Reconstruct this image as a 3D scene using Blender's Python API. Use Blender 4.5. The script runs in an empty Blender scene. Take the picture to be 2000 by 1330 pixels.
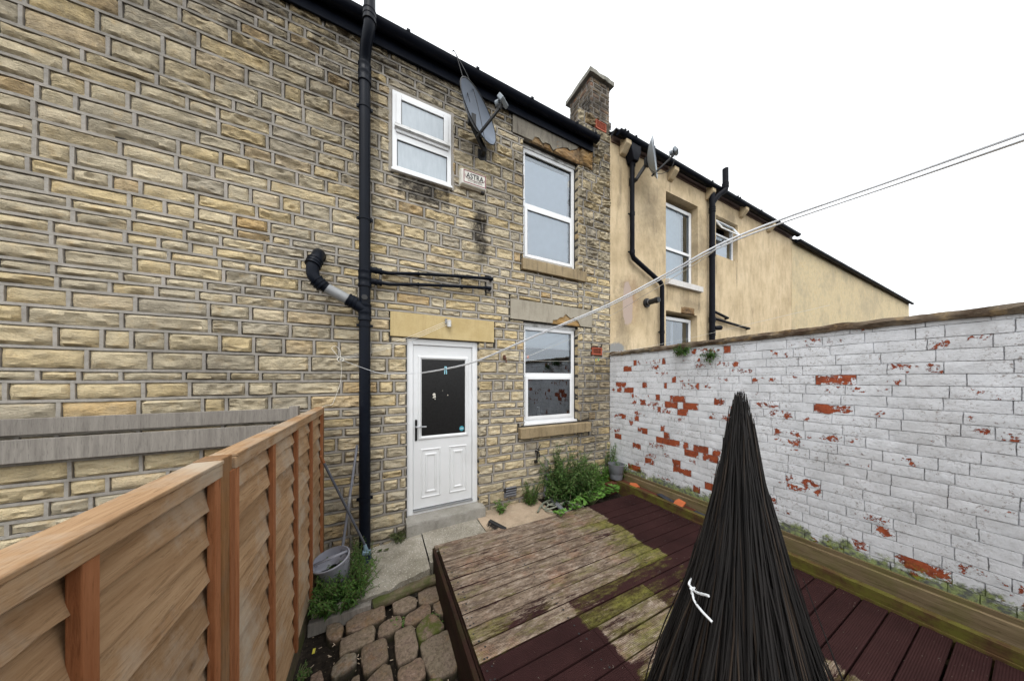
import bpy, math, random
from mathutils import Vector, noise as mn
R = math.radians
rnd = random.Random(7)
S = bpy.context.scene
COL = S.collection
# ---------------------------------------------------------------- survey helpers: a sighting (u, v) from the eye onto a known plane
F, CX, HY, AZ, EYE = 522.0, 1000.0, 740.0, R(26.5), 2.0
def wall(u, v, y=3.4):
    a = AZ + math.atan((u-CX)/F); x = y*math.tan(a)
    return Vector((x, y, EYE-(v-HY)/F*(x*math.sin(AZ)+y*math.cos(AZ))))
def side(u, v, x=3.6):
    a = AZ + math.atan((u-CX)/F); y = x/math.tan(a)
    return Vector((x, y, EYE-(v-HY)/F*(x*math.sin(AZ)+y*math.cos(AZ))))
def gnd(u, v, z=0.0):
    d = F*(EYE-z)/(v-HY); r = (u-CX)/F*d
    return Vector((d*math.sin(AZ)+r*math.cos(AZ), d*math.cos(AZ)-r*math.sin(AZ), z))
def ns(x, y=0.0, z=0.0): return mn.noise(Vector((x, y, z)))
def fr(x, y, z, o=4): return mn.fractal(Vector((x, y, z)), 1.0, 2.0, o)
def clamp(a, lo=0.0, hi=1.0): return max(lo, min(hi, a))
def sstep(a, b, x):
    t = clamp((x-a)/(b-a)); return t*t*(3-2*t)
# ---------------------------------------------------------------- materials
class NT:
    def __init__(s, name, **kw):
        s.m = bpy.data.materials.new(name); s.m.use_nodes = True
        s.t = s.m.node_tree; s.b = s.t.nodes['Principled BSDF']
        s.out = s.t.nodes['Material Output']
        for k, v in kw.items(): s.set(s.b, k.replace('_', ' '), v)
    def set(s, n, k, v):
        sock = n.inputs[k]
        if hasattr(v, 'node') or isinstance(v, bpy.types.NodeSocket): s.t.links.new(v, sock)
        else:
            if isinstance(v, tuple) and len(v) == 3 and sock.type == 'RGBA': v = (*v, 1)
            sock.default_value = v
    def n(s, typ, ins=None, **props):
        nd = s.t.nodes.new(typ)
        for k, v in props.items(): setattr(nd, k, v)
        for k, v in (ins or {}).items(): s.set(nd, k, v)
        return nd
    def pos(s, scale=(1, 1, 1)):
        g = s.n('ShaderNodeNewGeometry')
        return s.n('ShaderNodeVectorMath', {0: g.outputs['Position'], 1: scale}, operation='MULTIPLY').outputs[0]
    def noise(s, scale, detail=4, rough=.55, vec=None, dist=0.0):
        return s.n('ShaderNodeTexNoise', {'Vector': vec or s.pos(), 'Scale': scale, 'Detail': detail, 'Roughness': rough, 'Distortion': dist}).outputs['Fac']
    def vor(s, scale, vec=None, feat='F1'):
        return s.n('ShaderNodeTexVoronoi', {'Vector': vec or s.pos(), 'Scale': scale}, feature=feat)
    def ramp(s, fac, stops, interp='LINEAR'):
        r = s.n('ShaderNodeValToRGB', {'Fac': fac}); e = r.color_ramp.elements; r.color_ramp.interpolation = interp
        while len(e) < len(stops): e.new(.5)
        for i, (p, c) in enumerate(stops):
            e[i].position = p; e[i].color = (*c, 1) if isinstance(c, tuple) else (c, c, c, 1)
        return r.outputs['Color']
    def mix(s, f, a, b, mode='MIX'):
        m = s.n('ShaderNodeMix', data_type='RGBA', blend_type=mode)
        s.set(m, 0, f); s.set(m, 6, a); s.set(m, 7, b)
        return m.outputs[2]
    def math(s, op, a, b=0.0, c=None):
        m = s.n('ShaderNodeMath', {0: a, 1: b}, operation=op)
        if c is not None: s.set(m, 2, c)
        m.use_clamp = False
        return m.outputs[0]
    def attr(s, name='col'):
        a = s.n('ShaderNodeAttribute', attribute_name=name)
        return s.n('ShaderNodeSeparateColor', {'Color': a.outputs['Color']}).outputs
    def xyz(s):
        return s.n('ShaderNodeSeparateXYZ', {0: s.pos()}).outputs
    def bump(s, h, strength=.5, dist=.01):
        s.set(s.b, 'Normal', s.n('ShaderNodeBump', {'Height': h, 'Strength': strength, 'Distance': dist}).outputs[0])
    def color(s, c): s.set(s.b, 'Base Color', c)
def plain(name, c, rough=.5, vary=.12, sc=12, bump=0.0, metal=0.0, dirt=None):
    t = NT(name, Roughness=rough, Metallic=metal)
    n1 = t.noise(sc, 5)
    d = tuple(x*(1-vary) for x in c); l = tuple(min(1, x*(1+vary)) for x in c)
    col = t.ramp(n1, [(.3, d), (.7, l)])
    if dirt:
        col = t.mix(t.ramp(t.noise(sc*.35, 6, .65), [(.5, 0.0), (.72, dirt[1])]), col, dirt[0])
    t.color(col)
    if bump: t.bump(t.noise(sc*4, 4), bump, .004)
    return t.m
MT = {}
def mk_stone(name, stops, soot=(.035, .03, .026), fine=60):
    t = NT(name, Roughness=.92, Specular_IOR_Level=.25)
    a = t.attr()
    base = t.ramp(a[0], stops)
    n1 = t.noise(7, 6, .6); n2 = t.noise(52, 8, .8)
    base = t.mix(t.ramp(n1, [(.46, 0.0), (.7, .4)]), base, (.40, .35, .26))
    base = t.mix(t.ramp(t.noise(11, 5, .65), [(.54, 0.0), (.72, .4)]), base, (.56, .37, .15))
    base = t.mix(t.ramp(n2, [(.30, .6), (.48, 0.0)]), base, (.17, .14, .10))
    crack = t.noise(1.0, 8, .7, vec=t.pos((13, 13, 42)), dist=1.2)
    base = t.mix(t.ramp(crack, [(.28, .55), (.37, 0.0)]), base, (.17, .135, .09))
    base = t.mix(t.ramp(crack, [(.56, 0.0), (.74, .4)]), base, (.68, .59, .42))
    base = t.mix(t.ramp(t.noise(1.1, 7, .7), [(.47, 0.0), (.64, .38)]), base, (.27, .23, .175))
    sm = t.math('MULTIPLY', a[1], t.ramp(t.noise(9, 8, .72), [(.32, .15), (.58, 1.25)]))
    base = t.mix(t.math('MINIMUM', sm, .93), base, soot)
    t.color(base)
    h = t.math('ADD', t.math('MULTIPLY', t.noise(fine, 7, .7), .8), t.math('MULTIPLY', crack, 1.6))
    t.bump(h, .9, .014)
    return t.m
MT['stone'] = mk_stone('gritstone', [(0.0, (.42, .37, .285)), (.25, (.56, .48, .335)), (.5, (.65, .55, .37)), (.78, (.62, .48, .255)), (.9, (.66, .57, .41)), (1.0, (.55, .38, .18))])
MT['stack_stone'] = mk_stone('sooty_gritstone', [(0.0, (.06, .05, .042)), (.3, (.15, .115, .08)), (.6, (.25, .18, .115)), (.85, (.13, .10, .075)), (1.0, (.27, .12, .07))])
def mk_mortar():
    t = NT('mortar', Roughness=.95, Specular_IOR_Level=.2)
    a = t.attr(); n = t.noise(5, 5, .6)
    c = t.ramp(n, [(.3, (.25, .23, .205)), (.55, (.345, .32, .285)), (.75, (.41, .365, .325))])
    c = t.mix(t.ramp(t.noise(60, 4, .7), [(.3, .4), (.55, 0.0)]), c, (.16, .14, .12))
    c = t.mix(t.math('MULTIPLY', a[1], t.ramp(t.noise(9, 8, .72), [(.32, .2), (.6, 1.0)])), c, (.05, .045, .04))
    t.color(c); t.bump(t.noise(70, 5), .4, .006); return t.m
MT['mortar'] = mk_mortar()
MT['joint'] = plain('shadow_joint_bed', (.045, .04, .034), .95, .3)  # dark colour paints shadow into the slots between stones and pointing
def mk_dressed(name, c1, c2, streak=(.08, .065, .05), amt=.5):
    t = NT(name, Roughness=.9, Specular_IOR_Level=.25)
    c = t.ramp(t.noise(4, 5, .6), [(.3, c1), (.7, c2)])
    c = t.mix(t.ramp(t.noise(1.0, 6, .65, vec=t.pos((22, 22, 3))), [(.5, 0.0), (.75, amt)]), c, streak)
    c = t.mix(t.ramp(t.noise(45, 5, .7), [(.28, .4), (.46, 0.0)]), c, streak)
    t.color(c); t.bump(t.noise(55, 6, .65), .45, .006); return t.m
MT['lintel'] = mk_dressed('buff_lintel_stone', (.44, .33, .155), (.53, .42, .22), (.30, .20, .09), .35)
MT['greylintel'] = mk_dressed('grey_lintel_render', (.29, .26, .205), (.36, .325, .26), (.16, .13, .10), .5)
MT['sootlintel'] = mk_dressed('sooty_lintel_render', (.15, .135, .11), (.26, .235, .19), (.05, .042, .035), .8)
MT['sill'] = mk_dressed('sandstone_sill', (.25, .19, .11), (.36, .28, .17), (.07, .055, .04), .7)
MT['spall'] = mk_stone('spalled_stone', [(0, (.30, .15, .05)), (.5, (.40, .24, .09)), (1, (.14, .075, .035))])
def mk_render():
    t = NT('cream_render', Roughness=.9, Specular_IOR_Level=.2)
    x, y, z = t.xyz()[0:3]
    c = t.ramp(t.noise(1.6, 6, .62), [(.3, (.46, .355, .215)), (.52, (.60, .475, .305)), (.75, (.68, .55, .37))])
    st = t.noise(1.0, 8, .72, vec=t.pos((4.2, 4.2, 1.2)))
    c = t.mix(t.ramp(st, [(.46, 0.0), (.68, .55)]), c, (.33, .25, .15))
    st2 = t.noise(1.0, 8, .75, vec=t.pos((9, 9, 2.2)))
    c = t.mix(t.ramp(st2, [(.55, 0.0), (.70, .5)]), c, (.14, .105, .07))
    c = t.mix(t.ramp(t.noise(22, 7, .75), [(.3, .35), (.45, 0.0)]), c, (.22, .17, .11))
    def blob(cx, cz, rx, rz, lo=.5, hi=1.0, n=.6):
        dx = t.math('DIVIDE', t.math('SUBTRACT', x, cx), rx); dz = t.math('DIVIDE', t.math('SUBTRACT', z, cz), rz)
        d = t.math('SQRT', t.math('ADD', t.math('MULTIPLY', dx, dx), t.math('MULTIPLY', dz, dz)))
        d = t.math('ADD', d, t.math('MULTIPLY', t.math('SUBTRACT', t.noise(6, 8, .75), .5), n*3.2))
        return t.ramp(d, [(lo, 1.0), (hi if hi < 1 else 1.0, 0.0)])
    dark = (.12, .095, .065)
    for b in ((5.17, 3.72, .035, .22), (6.27, 3.62, .05, .32), (6.95, 4.55, .04, .35), (7.85, 4.5, .05, .4), (3.86, 5.4, .05, .6), (4.75, 5.2, .5, .85), (3.9, 3.0, .3, .75), (6.35, 4.9, .25, .95), (7.6, 5.85, .5, .2), (4.2, 3.6, .55, .35), (5.9, 3.6, .9, .25)):
        c = t.mix(t.math('MULTIPLY', blob(*b, lo=.1), .55), c, dark)
    c = t.mix(t.math('MULTIPLY', blob(4.15, 3.48, .25, .52, .1, 1.0, .5), .4), c, (.30, .13, .05))
    c = t.mix(t.math('MULTIPLY', blob(4.05, 3.35, .17, .5, .75, .82, .22), .95), c, (.42, .33, .28))
    c = t.mix(blob(3.75, 2.5, .28, .17, .6, .9, .5), c, (.25, .25, .24))
    t.color(c); t.bump(t.math('ADD', t.noise(90, 5, .7), t.noise(9, 5, .6)), .35, .01); return t.m
MT['render'] = mk_render()
def mk_whitebrick():
    t = NT('flaking_white_brick_paint', Roughness=.75, Specular_IOR_Level=.3)
    a = t.attr(); z = t.xyz()[2]
    brick = t.ramp(t.noise(30, 5, .7), [(.3, (.20, .040, .018)), (.55, (.34, .075, .028)), (.75, (.42, .12, .05))])
    brick = t.mix(t.ramp(t.noise(11, 3), [(.5, 0.0), (.7, .5)]), brick, (.12, .04, .025))
    white = t.ramp(t.noise(6, 5, .6), [(.3, (.60, .61, .63)), (.65, (.76, .77, .80))])
    white = t.mix(t.ramp(t.noise(1.3, 6, .7), [(.5, 0.0), (.75, .35)]), white, (.34, .31, .29))
    white = t.mix(t.math('MULTIPLY', t.ramp(t.noise(44, 7, .82), [(.55, 0.0), (.60, .85)]), t.ramp(t.noise(3.2, 4, .6), [(.42, .12), (.58, 1.0)])), white, (.19, .15, .13))
    white = t.mix(t.ramp(t.noise(1.0, 7, .75, vec=t.pos((20, 9, 42))), [(.33, .5), (.41, 0.0)]), white, (.24, .23, .24))
    white = t.mix(t.math('MULTIPLY', a[2], t.ramp(t.noise(12, 7, .75), [(.40, .9), (.56, .1)])), white, (.13, .12, .115))
    n = t.math('ADD', t.noise(24, 7, .78), t.math('MULTIPLY', t.math('SUBTRACT', t.noise(9, 5, .7), .5), 1.1))
    # bare where the attribute beats the noise
    m = t.math('SUBTRACT', t.math('ADD', t.math('MULTIPLY', a[1], .72), .0), n)
    mask = t.ramp(t.math('ADD', m, .5), [(.485, 0.0), (.505, 1.0)])
    wp = t.math('SUBTRACT', .335, t.noise(19, 7, .78))   # small flakes
    small = t.math('MULTIPLY', t.ramp(t.math('ADD', wp, .5), [(.50, 0.0), (.515, 1.0)]), t.ramp(t.noise(2.1, 3), [(.46, 0.0), (.56, 1.0)]))
    c = t.mix(small, white, (.22, .09, .06))
    c = t.mix(mask, c, brick)
    zz = t.math('ADD', z, t.math('MULTIPLY', t.math('SUBTRACT', t.noise(7, 7, .75), .5), .40))
    moss = t.ramp(zz, [(.555, 1.0), (.595, 0.0)])
    c = t.mix(t.math('MULTIPLY', moss, .85), c, t.ramp(t.noise(30, 4), [(.4, (.02, .028, .006)), (.6, (.20, .26, .03))]))
    t.color(c)
    t.bump(t.math('ADD', t.math('SUBTRACT', t.noise(50, 6, .75), t.math('MULTIPLY', mask, 1.2)), t.noise(17, 5, .7)), .8, .008); return t.m
MT['whitebrick'] = mk_whitebrick()
def mk_wood(name, dark, light, axis, moss=None, grey=None, rough=.85, gr=.5):
    t = NT(name, Roughness=rough, Specular_IOR_Level=.15)
    sc = [14, 14, 14]; sc[axis] = 1.1
    a = t.attr(); g = t.noise(2.2, 7, .68, vec=t.pos(tuple(sc)), dist=.4)
    c = t.ramp(g, [(.28, dark), (.7, light)])
    g3 = t.noise(9, 8, .75, vec=t.pos(tuple(sc)), dist=.8)
    c = t.mix(t.ramp(g3, [(.36, .6), (.48, 0.0)]), c, tuple(x*.5 for x in dark))
    kn = t.vor(1.0, vec=t.pos(tuple(5.5 if k != axis else 2.6 for k in range(3)))).outputs['Distance']
    c = t.mix(t.ramp(kn, [(.035, .8), (.075, 0.0)]), c, tuple(x*.35 for x in dark))
    c = t.mix(t.math('MULTIPLY', a[0], .45), c, tuple(x*.55 for x in dark))
    if grey: c = t.mix(t.ramp(t.noise(2.3, 6, .7), [(.45, 0.0), (.7, gr)]), c, grey)
    if moss: c = t.mix(t.ramp(t.noise(4.5, 7, .72), [(.44, 0.0), (.6, moss[1])]), c, moss[0])
    t.color(c); t.bump(g, .5, .006); return t.m
MT['fence'] = mk_wood('fence_larch', (.26, .145, .07), (.50, .335, .195), 1, grey=(.42, .37, .30), gr=.85)
MT['batten'] = mk_wood('fence_batten', (.25, .085, .032), (.42, .185, .085), 2)
MT['post'] = mk_wood('fence_post_wood', (.17, .08, .03), (.36, .18, .075), 2, grey=(.18, .15, .11))
MT['greypost'] = mk_wood('silvered_post_wood', (.2, .18, .16), (.36, .33, .29), 2)
MT['sleeper'] = mk_wood('weathered_sleeper', (.06, .045, .03), (.20, .16, .11), 0, moss=((.05, .07, .012), .8))
MT['mossbeam'] = mk_wood('mossy_beam', (.05, .025, .014), (.14, .08, .035), 1, moss=((.12, .12, .02), .75))
MT['wallboard'] = mk_wood('weathered_wall_board', (.11, .075, .04), (.29, .22, .13), 1, moss=((.12, .12, .03), .4))
MT['brownboard'] = mk_wood('red_brown_board', (.07, .022, .015), (.16, .06, .035), 1)
MT['skirt'] = mk_wood('stained_skirt_board', (.010, .005, .004), (.045, .019, .013), 1, moss=((.03, .035, .008), .35))
def mk_deck():
    t = NT('worn_deck_stain', Roughness=.8, Specular_IOR_Level=.07)
    a = t.attr()                        # r random, g how far the stain has worn, b moss
    paint = t.ramp(t.noise(3, 4), [(.3, (.024, .0105, .0105)), (.7, (.042, .018, .0175))])
    g = t.noise(2.6, 10, .78, vec=t.pos((.8, 9, 16)), dist=.3)
    wood = t.ramp(g, [(.27, (.06, .038, .026)), (.43, (.19, .14, .10)), (.6, (.36, .285, .22)), (.78, (.54, .455, .37))])
    wood = t.mix(t.ramp(t.noise(4, 5, .6), [(.52, 0.0), (.66, .5)]), wood, (.33, .165, .10))
    wood = t.mix(t.ramp(t.noise(30, 5, .75, vec=t.pos((.8, 1, 1))), [(.28, .65), (.43, 0.0)]), wood, (.06, .035, .025))
    m0 = t.math('ADD', t.math('MULTIPLY', a[1], 1.0), t.math('MULTIPLY', t.math('SUBTRACT', t.noise(2.6, 10, .8, vec=t.pos((.9, 6, 9))), .5), 2.2))
    wood = t.mix(t.ramp(t.noise(14, 9, .8, vec=t.pos((.3, 1.6, 1))), [(.40, .75), (.49, 0.0)]), wood, (.06, .04, .032))
    wood = t.mix(t.ramp(t.noise(6, 6, .7, vec=t.pos((.6, 1.5, 1))), [(.5, 0.0), (.66, .5)]), wood, (.15, .12, .10))
    fine = t.noise(34, 8, .8, vec=t.pos((.35, 1, 1)))
    wood = t.mix(t.ramp(fine, [(.40, .8), (.50, 0.0)]), wood, (.075, .05, .038))
    wood = t.mix(t.ramp(fine, [(.54, 0.0), (.64, .55)]), wood, (.58, .50, .42))
    gro = t.n('ShaderNodeTexWave', {'Vector': t.pos((0, 1, 0)), 'Scale': 34.0}, bands_direction='Y').outputs['Fac']
    wood = t.mix(t.ramp(gro, [(.1, .5), (.6, 0.0)]), wood, (.10, .07, .05))
    c = t.mix(t.ramp(m0, [(.38, 0.0), (.50, 1.0)]), paint, wood)
    mo = t.math('ADD', a[2], t.math('MULTIPLY', t.math('SUBTRACT', t.noise(3.4, 9, .78, vec=t.pos((1, 3.4, 3))), .5), 2.2))
    c = t.mix(t.ramp(mo, [(.40, 0.0), (.85, .85)]), c, t.ramp(t.noise(40, 6, .75, vec=t.pos((.5, 1, 1))), [(.35, (.045, .045, .010)), (.6, (.19, .18, .045))]))
    c = t.mix(t.ramp(t.noise(60, 2, .5), [(.735, 0.0), (.75, .45)]), c, (.3, .27, .22))
    t.color(c)
    w = t.n('ShaderNodeTexWave', {'Vector': t.pos((0, 1, 0)), 'Scale': 34.0, 'Distortion': 0.0}, bands_direction='Y').outputs['Fac']
    t.bump(t.math('ADD', t.math('MULTIPLY', w, .8), g), .55, .006); return t.m
MT['deck'] = mk_deck()
def mk_concrete(name, c1, c2, speck, amt=.7, sc=95):
    t = NT(name, Roughness=.9, Specular_IOR_Level=.3)
    c = t.ramp(t.noise(3.5, 7, .65), [(.3, c1), (.7, c2)])
    v = t.vor(sc)
    vc = t.n('ShaderNodeSeparateColor', {'Color': v.outputs['Color']}).outputs[0]
    sp = t.math('MULTIPLY', t.ramp(v.outputs['Distance'], [(.28, 1.0), (.5, 0.0)]), t.ramp(vc, [(.45, 0.0), (.8, amt)]))
    c = t.mix(sp, c, t.ramp(v.outputs['Color'], [(.4, speck[0]), (.6, speck[1])]))
    c = t.mix(t.ramp(t.noise(2.0, 8, .72), [(.50, 0.0), (.70, .6)]), c, (.10, .09, .055))
    c = t.mix(t.ramp(t.noise(12, 7, .75), [(.28, .5), (.44, 0.0)]), c, (.08, .07, .05))
    t.color(c); t.bump(t.math('ADD', t.math('MULTIPLY', sp, .7), t.noise(40, 6, .7)), .5, .006); return t.m
MT['slab'] = mk_concrete('exposed_aggregate_concrete', (.20, .18, .14), (.36, .33, .275), ((.08, .07, .06), (.72, .70, .66)), .65, 100)
MT['pinkslab'] = mk_concrete('sandy_concrete', (.33, .245, .17), (.46, .36, .26), ((.2, .15, .1), (.6, .52, .44)), .4)
MT['step'] = mk_concrete('doorstep_concrete', (.22, .205, .18), (.36, .345, .31), ((.1, .1, .1), (.45, .43, .4)), .4, 130)
def mk_sett():
    t = NT('granite_sett', Roughness=.85, Specular_IOR_Level=.2)
    a = t.attr()
    c = t.ramp(a[0], [(0, (.17, .12, .09)), (.35, (.24, .185, .14)), (.65, (.20, .135, .10)), (1, (.20, .175, .14))])
    c = t.mix(t.ramp(t.noise(45, 5, .75), [(.38, .8), (.58, 0.0)]), c, (.09, .062, .048))
    c = t.mix(t.ramp(t.noise(60, 4, .7), [(.56, 0.0), (.7, .5)]), c, (.42, .33, .26))
    c = t.mix(t.ramp(t.noise(5, 6, .7), [(.54, 0.0), (.68, .55)]), c, (.24, .12, .04))
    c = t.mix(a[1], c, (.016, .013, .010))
    c = t.mix(t.math('MULTIPLY', a[2], t.ramp(t.noise(12, 6, .7), [(.4, 0.0), (.55, 1.0)])), c, (.07, .085, .015))
    t.color(c); t.bump(t.noise(55, 6, .7), .6, .008); return t.m
MT['sett'] = mk_sett()
def mk_soil():
    t = NT('damp_soil', Roughness=.9, Specular_IOR_Level=.12)
    c = t.ramp(t.noise(30, 7, .7), [(.3, (.009, .007, .006)), (.6, (.03, .023, .017)), (.8, (.07, .055, .04))])
    c = t.mix(t.ramp(t.noise(70, 2, .5), [(.70, 0.0), (.72, .7)]), c, (.25, .2, .13))
    t.color(c); t.bump(t.noise(45, 6, .7), .8, .015); return t.m
MT['soil'] = mk_soil()
def mk_leaf(name, c1, c2, c3):
    t = NT(name, Roughness=.5, Specular_IOR_Level=.4)
    a = t.attr(); c = t.ramp(a[0], [(0, c1), (.5, c2), (1, c3)])
    c = t.mix(t.ramp(t.noise(8, 3), [(.4, .35), (.6, 0.0)]), c, c1)
    t.color(c)
    tr = t.n('ShaderNodeBsdfTranslucent', {'Color': c}); mx = t.n('ShaderNodeMixShader', {0: .3, 1: t.b.outputs[0], 2: tr.outputs[0]})
    t.t.links.new(mx.outputs[0], t.out.inputs[0]); return t.m
MT['leaf'] = mk_leaf('weed_leaf', (.030, .075, .013), (.075, .16, .028), (.14, .26, .05))
MT['leafdark'] = mk_leaf('bush_leaf', (.03, .075, .02), (.08, .16, .035), (.20, .29, .09))
MT['leafbright'] = mk_leaf('geranium_leaf', (.05, .13, .018), (.11, .24, .035), (.18, .34, .07))
MT['fern'] = mk_leaf('moss_leaf', (.02, .04, .012), (.05, .08, .02), (.10, .11, .04))
MT['stem'] = plain('green_stem', (.09, .10, .035), .7)
MT['straw'] = plain('dead_stalk', (.42, .33, .24), .8, .25)
MT['upvc'] = plain('white_upvc', (.78, .79, .80), .32, .03, 3, dirt=((.42, .40, .36), .25))
MT['doorwhite'] = plain('white_composite_door', (.72, .73, .74), .36, .03, 3, dirt=((.42, .40, .36), .35))
MT['dirtyupvc'] = plain('grimy_white_upvc', (.60, .60, .59), .45, .12, 20, dirt=((.14, .14, .13), .8))
MT['rubber'] = plain('black_rubber', (.012, .012, .013), .6)
def mk_blk(name, c, rough):
    t = NT(name, Roughness=rough, Specular_IOR_Level=.10)
    c0 = t.ramp(t.noise(3, 5), [(.3, c), (.7, tuple(x*1.5 for x in c))])
    c0 = t.mix(t.ramp(t.noise(55, 3, .6), [(.74, 0.0), (.76, .5)]), c0, (.25, .24, .22))
    t.color(c0); t.set(t.b, 'Roughness', t.ramp(t.noise(7, 5), [(.3, rough*.8), (.7, min(1, rough*1.4))])); return t.m
MT['pipe'] = mk_blk('black_pipe_plastic', (.0045, .006, .010), .36)
MT['gutter'] = mk_blk('black_gutter_plastic', (.004, .0055, .010), .42)
MT['iron'] = mk_blk('black_painted_iron', (.0045, .005, .008), .5)
MT['greypipe'] = plain('grey_pipe_plastic', (.24, .245, .25), .4, .12)
MT['greyplastic'] = plain('grey_plastic', (.17, .175, .195), .4, .08, dirt=((.15, .14, .12), .5))
MT['bucket'] = plain('bucket_grey_plastic', (.27, .27, .31), .4, .06, dirt=((.15, .15, .15), .4))
MT['dish'] = plain('dish_grey_paint', (.15, .18, .23), .42, .08, 4, dirt=((.05, .055, .06), .4))
MT['dishlight'] = plain('pale_dish_paint', (.36, .40, .44), .42, .08, 4, dirt=((.14, .14, .14), .4))
MT['lnb'] = plain('lnb_plastic', (.22, .25, .28), .45)
MT['slate'] = plain('roof_slate', (.045, .047, .055), .5, .3, 8, .3)
MT['slatechip'] = plain('broken_slate', (.035, .04, .055), .4, .3, 18, .3)
MT['terracotta'] = plain('terracotta', (.33, .075, .035), .8, .2, 30, .2)
MT['terradark'] = plain('vent_hole', (.02, .010, .008), .9)
MT['tile'] = plain('orange_tile', (.46, .115, .035), .8, .15, 30, .2)
MT['interior'] = plain('dim_room_wall', (.05, .05, .052), .9)
MT['blind'] = plain('white_roller_blind', (.84, .88, .92), .8, .03)
MT['curtain'] = plain('white_net_curtain', (.80, .86, .88), .9, .05)
MT['darkcurtain'] = plain('dark_curtain', (.05, .03, .028), .9, .3)
MT['line'] = plain('white_washing_line', (.72, .74, .77), .35, .03)
MT['string'] = plain('old_white_string', (.72, .69, .62), .8)
MT['rust'] = plain('rusty_metal', (.10, .035, .02), .8, .5, 40, .4)
MT['darkmetal'] = plain('dark_brass', (.03, .028, .025), .45, .3, metal=.5)
MT['black'] = plain('handle_black', (.012, .012, .014), .3)
MT['chrome'] = plain('brushed_metal', (.45, .46, .48), .3, .1, metal=.8)
MT['coping'] = mk_stone('mossy_coping', [(0, (.05, .03, .018)), (.5, (.085, .052, .032)), (1, (.035, .025, .016))])
MT['capstone'] = mk_dressed('lichened_cap', (.20, .19, .16), (.34, .33, .29), (.07, .07, .06), .6)
MT['whitesill'] = mk_dressed('painted_sill', (.56, .53, .50), (.66, .64, .62), (.28, .25, .2), .4)
MT['cream'] = mk_dressed('cream_corbel', (.46, .36, .22), (.58, .47, .31), (.2, .15, .1), .5)
MT['brownfascia'] = plain('brown_fascia', (.09, .05, .035), .6)
MT['alarm'] = plain('alarm_cream_plastic', (.66, .64, .57), .4, .04, dirt=((.30, .26, .2), .3))
MT['alarmdirty'] = plain('alarm_grimy_underside', (.30, .26, .21), .6, .2, 30)
MT['signwhite'] = plain('sticker_white', (.72, .72, .72), .5, .02)
MT['maroon'] = plain('print_maroon', (.22, .015, .045), .5, .05)
MT['printblack'] = plain('print_black', (.015, .015, .02), .5, .05)
MT['teal'] = plain('print_teal', (.05, .33, .42), .4, .1)
MT['orangeplastic'] = plain('orange_peg', (.75, .17, .05), .4)
MT['greenplastic'] = plain('green_peg', (.04, .50, .20), .4)
MT['yellowplastic'] = plain('yellow_peg', (.62, .55, .08), .4)
MT['blueplastic'] = plain('blue_peg', (.30, .60, .70), .4)
MT['mop'] = plain('mop_blue_plastic', (.17, .25, .31), .5, .2)
MT['mopdark'] = plain('brush_bristle', (.05, .07, .12), .8, .3)
MT['bluepole'] = plain('painted_pole', (.085, .09, .11), .4, .15)
MT['greypole'] = plain('grey_pole', (.15, .155, .18), .4, .1)
MT['cane'] = plain('dark_cane', (.006, .0045, .004), .8, .55, 9)
MT['canelight'] = plain('brown_cane', (.032, .021, .014), .6, .4, 9)
MT['tie'] = plain('cable_tie_white', (.70, .72, .74), .35, .02)
MT['bristle'] = plain('dark_bristles', (.03, .024, .02), .9, .4, 60)
MT['hose'] = plain('grey_green_hose', (.20, .21, .16), .5, .2, dirt=((.1, .08, .05), .4))
MT['splat'] = plain('bird_dropping', (.6, .57, .5), .8, .2)
MT['soap'] = plain('blue_bottle', (.10, .42, .62), .3)
MT['soapw'] = plain('white_bottle', (.55, .62, .66), .3)
def mk_glass(name, ior, tint=(.97, .99, 1.0), rough=0.0, refl=(.86, .93, 1.0)):
    t = NT(name); t.t.nodes.remove(t.b)
    fz = t.n('ShaderNodeFresnel', {'IOR': ior}); gl = t.n('ShaderNodeBsdfGlossy', {'Roughness': rough, 'Color': refl})
    tr = t.n('ShaderNodeBsdfTransparent', {'Color': tint}); mx = t.n('ShaderNodeMixShader', {0: fz.outputs[0], 1: tr.outputs[0], 2: gl.outputs[0]})
    t.t.links.new(mx.outputs[0], t.out.inputs[0]); return t.m
MT['glass'] = mk_glass('double_glazing', 2.6)
def mk_frost():
    t = NT('frosted_glass', Roughness=.22, Specular_IOR_Level=.8)
    t.color(t.ramp(t.noise(1.0, 4, .6, vec=t.pos((30, 30, 6))), [(.3, (.36, .41, .45)), (.7, (.44, .49, .53))]))
    t.bump(t.noise(1.0, 4, .6, vec=t.pos((60, 60, 10))), .2, .004); return t.m
MT['frost'] = mk_frost()
def mk_doorglass():
    t = NT('dark_door_glass', Roughness=.35, Specular_IOR_Level=.35)
    t.color(t.ramp(t.noise(40, 5), [(.3, (.006, .006, .006)), (.75, (.016, .016, .017))])); return t.m
MT['doorglass'] = mk_doorglass()
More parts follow.
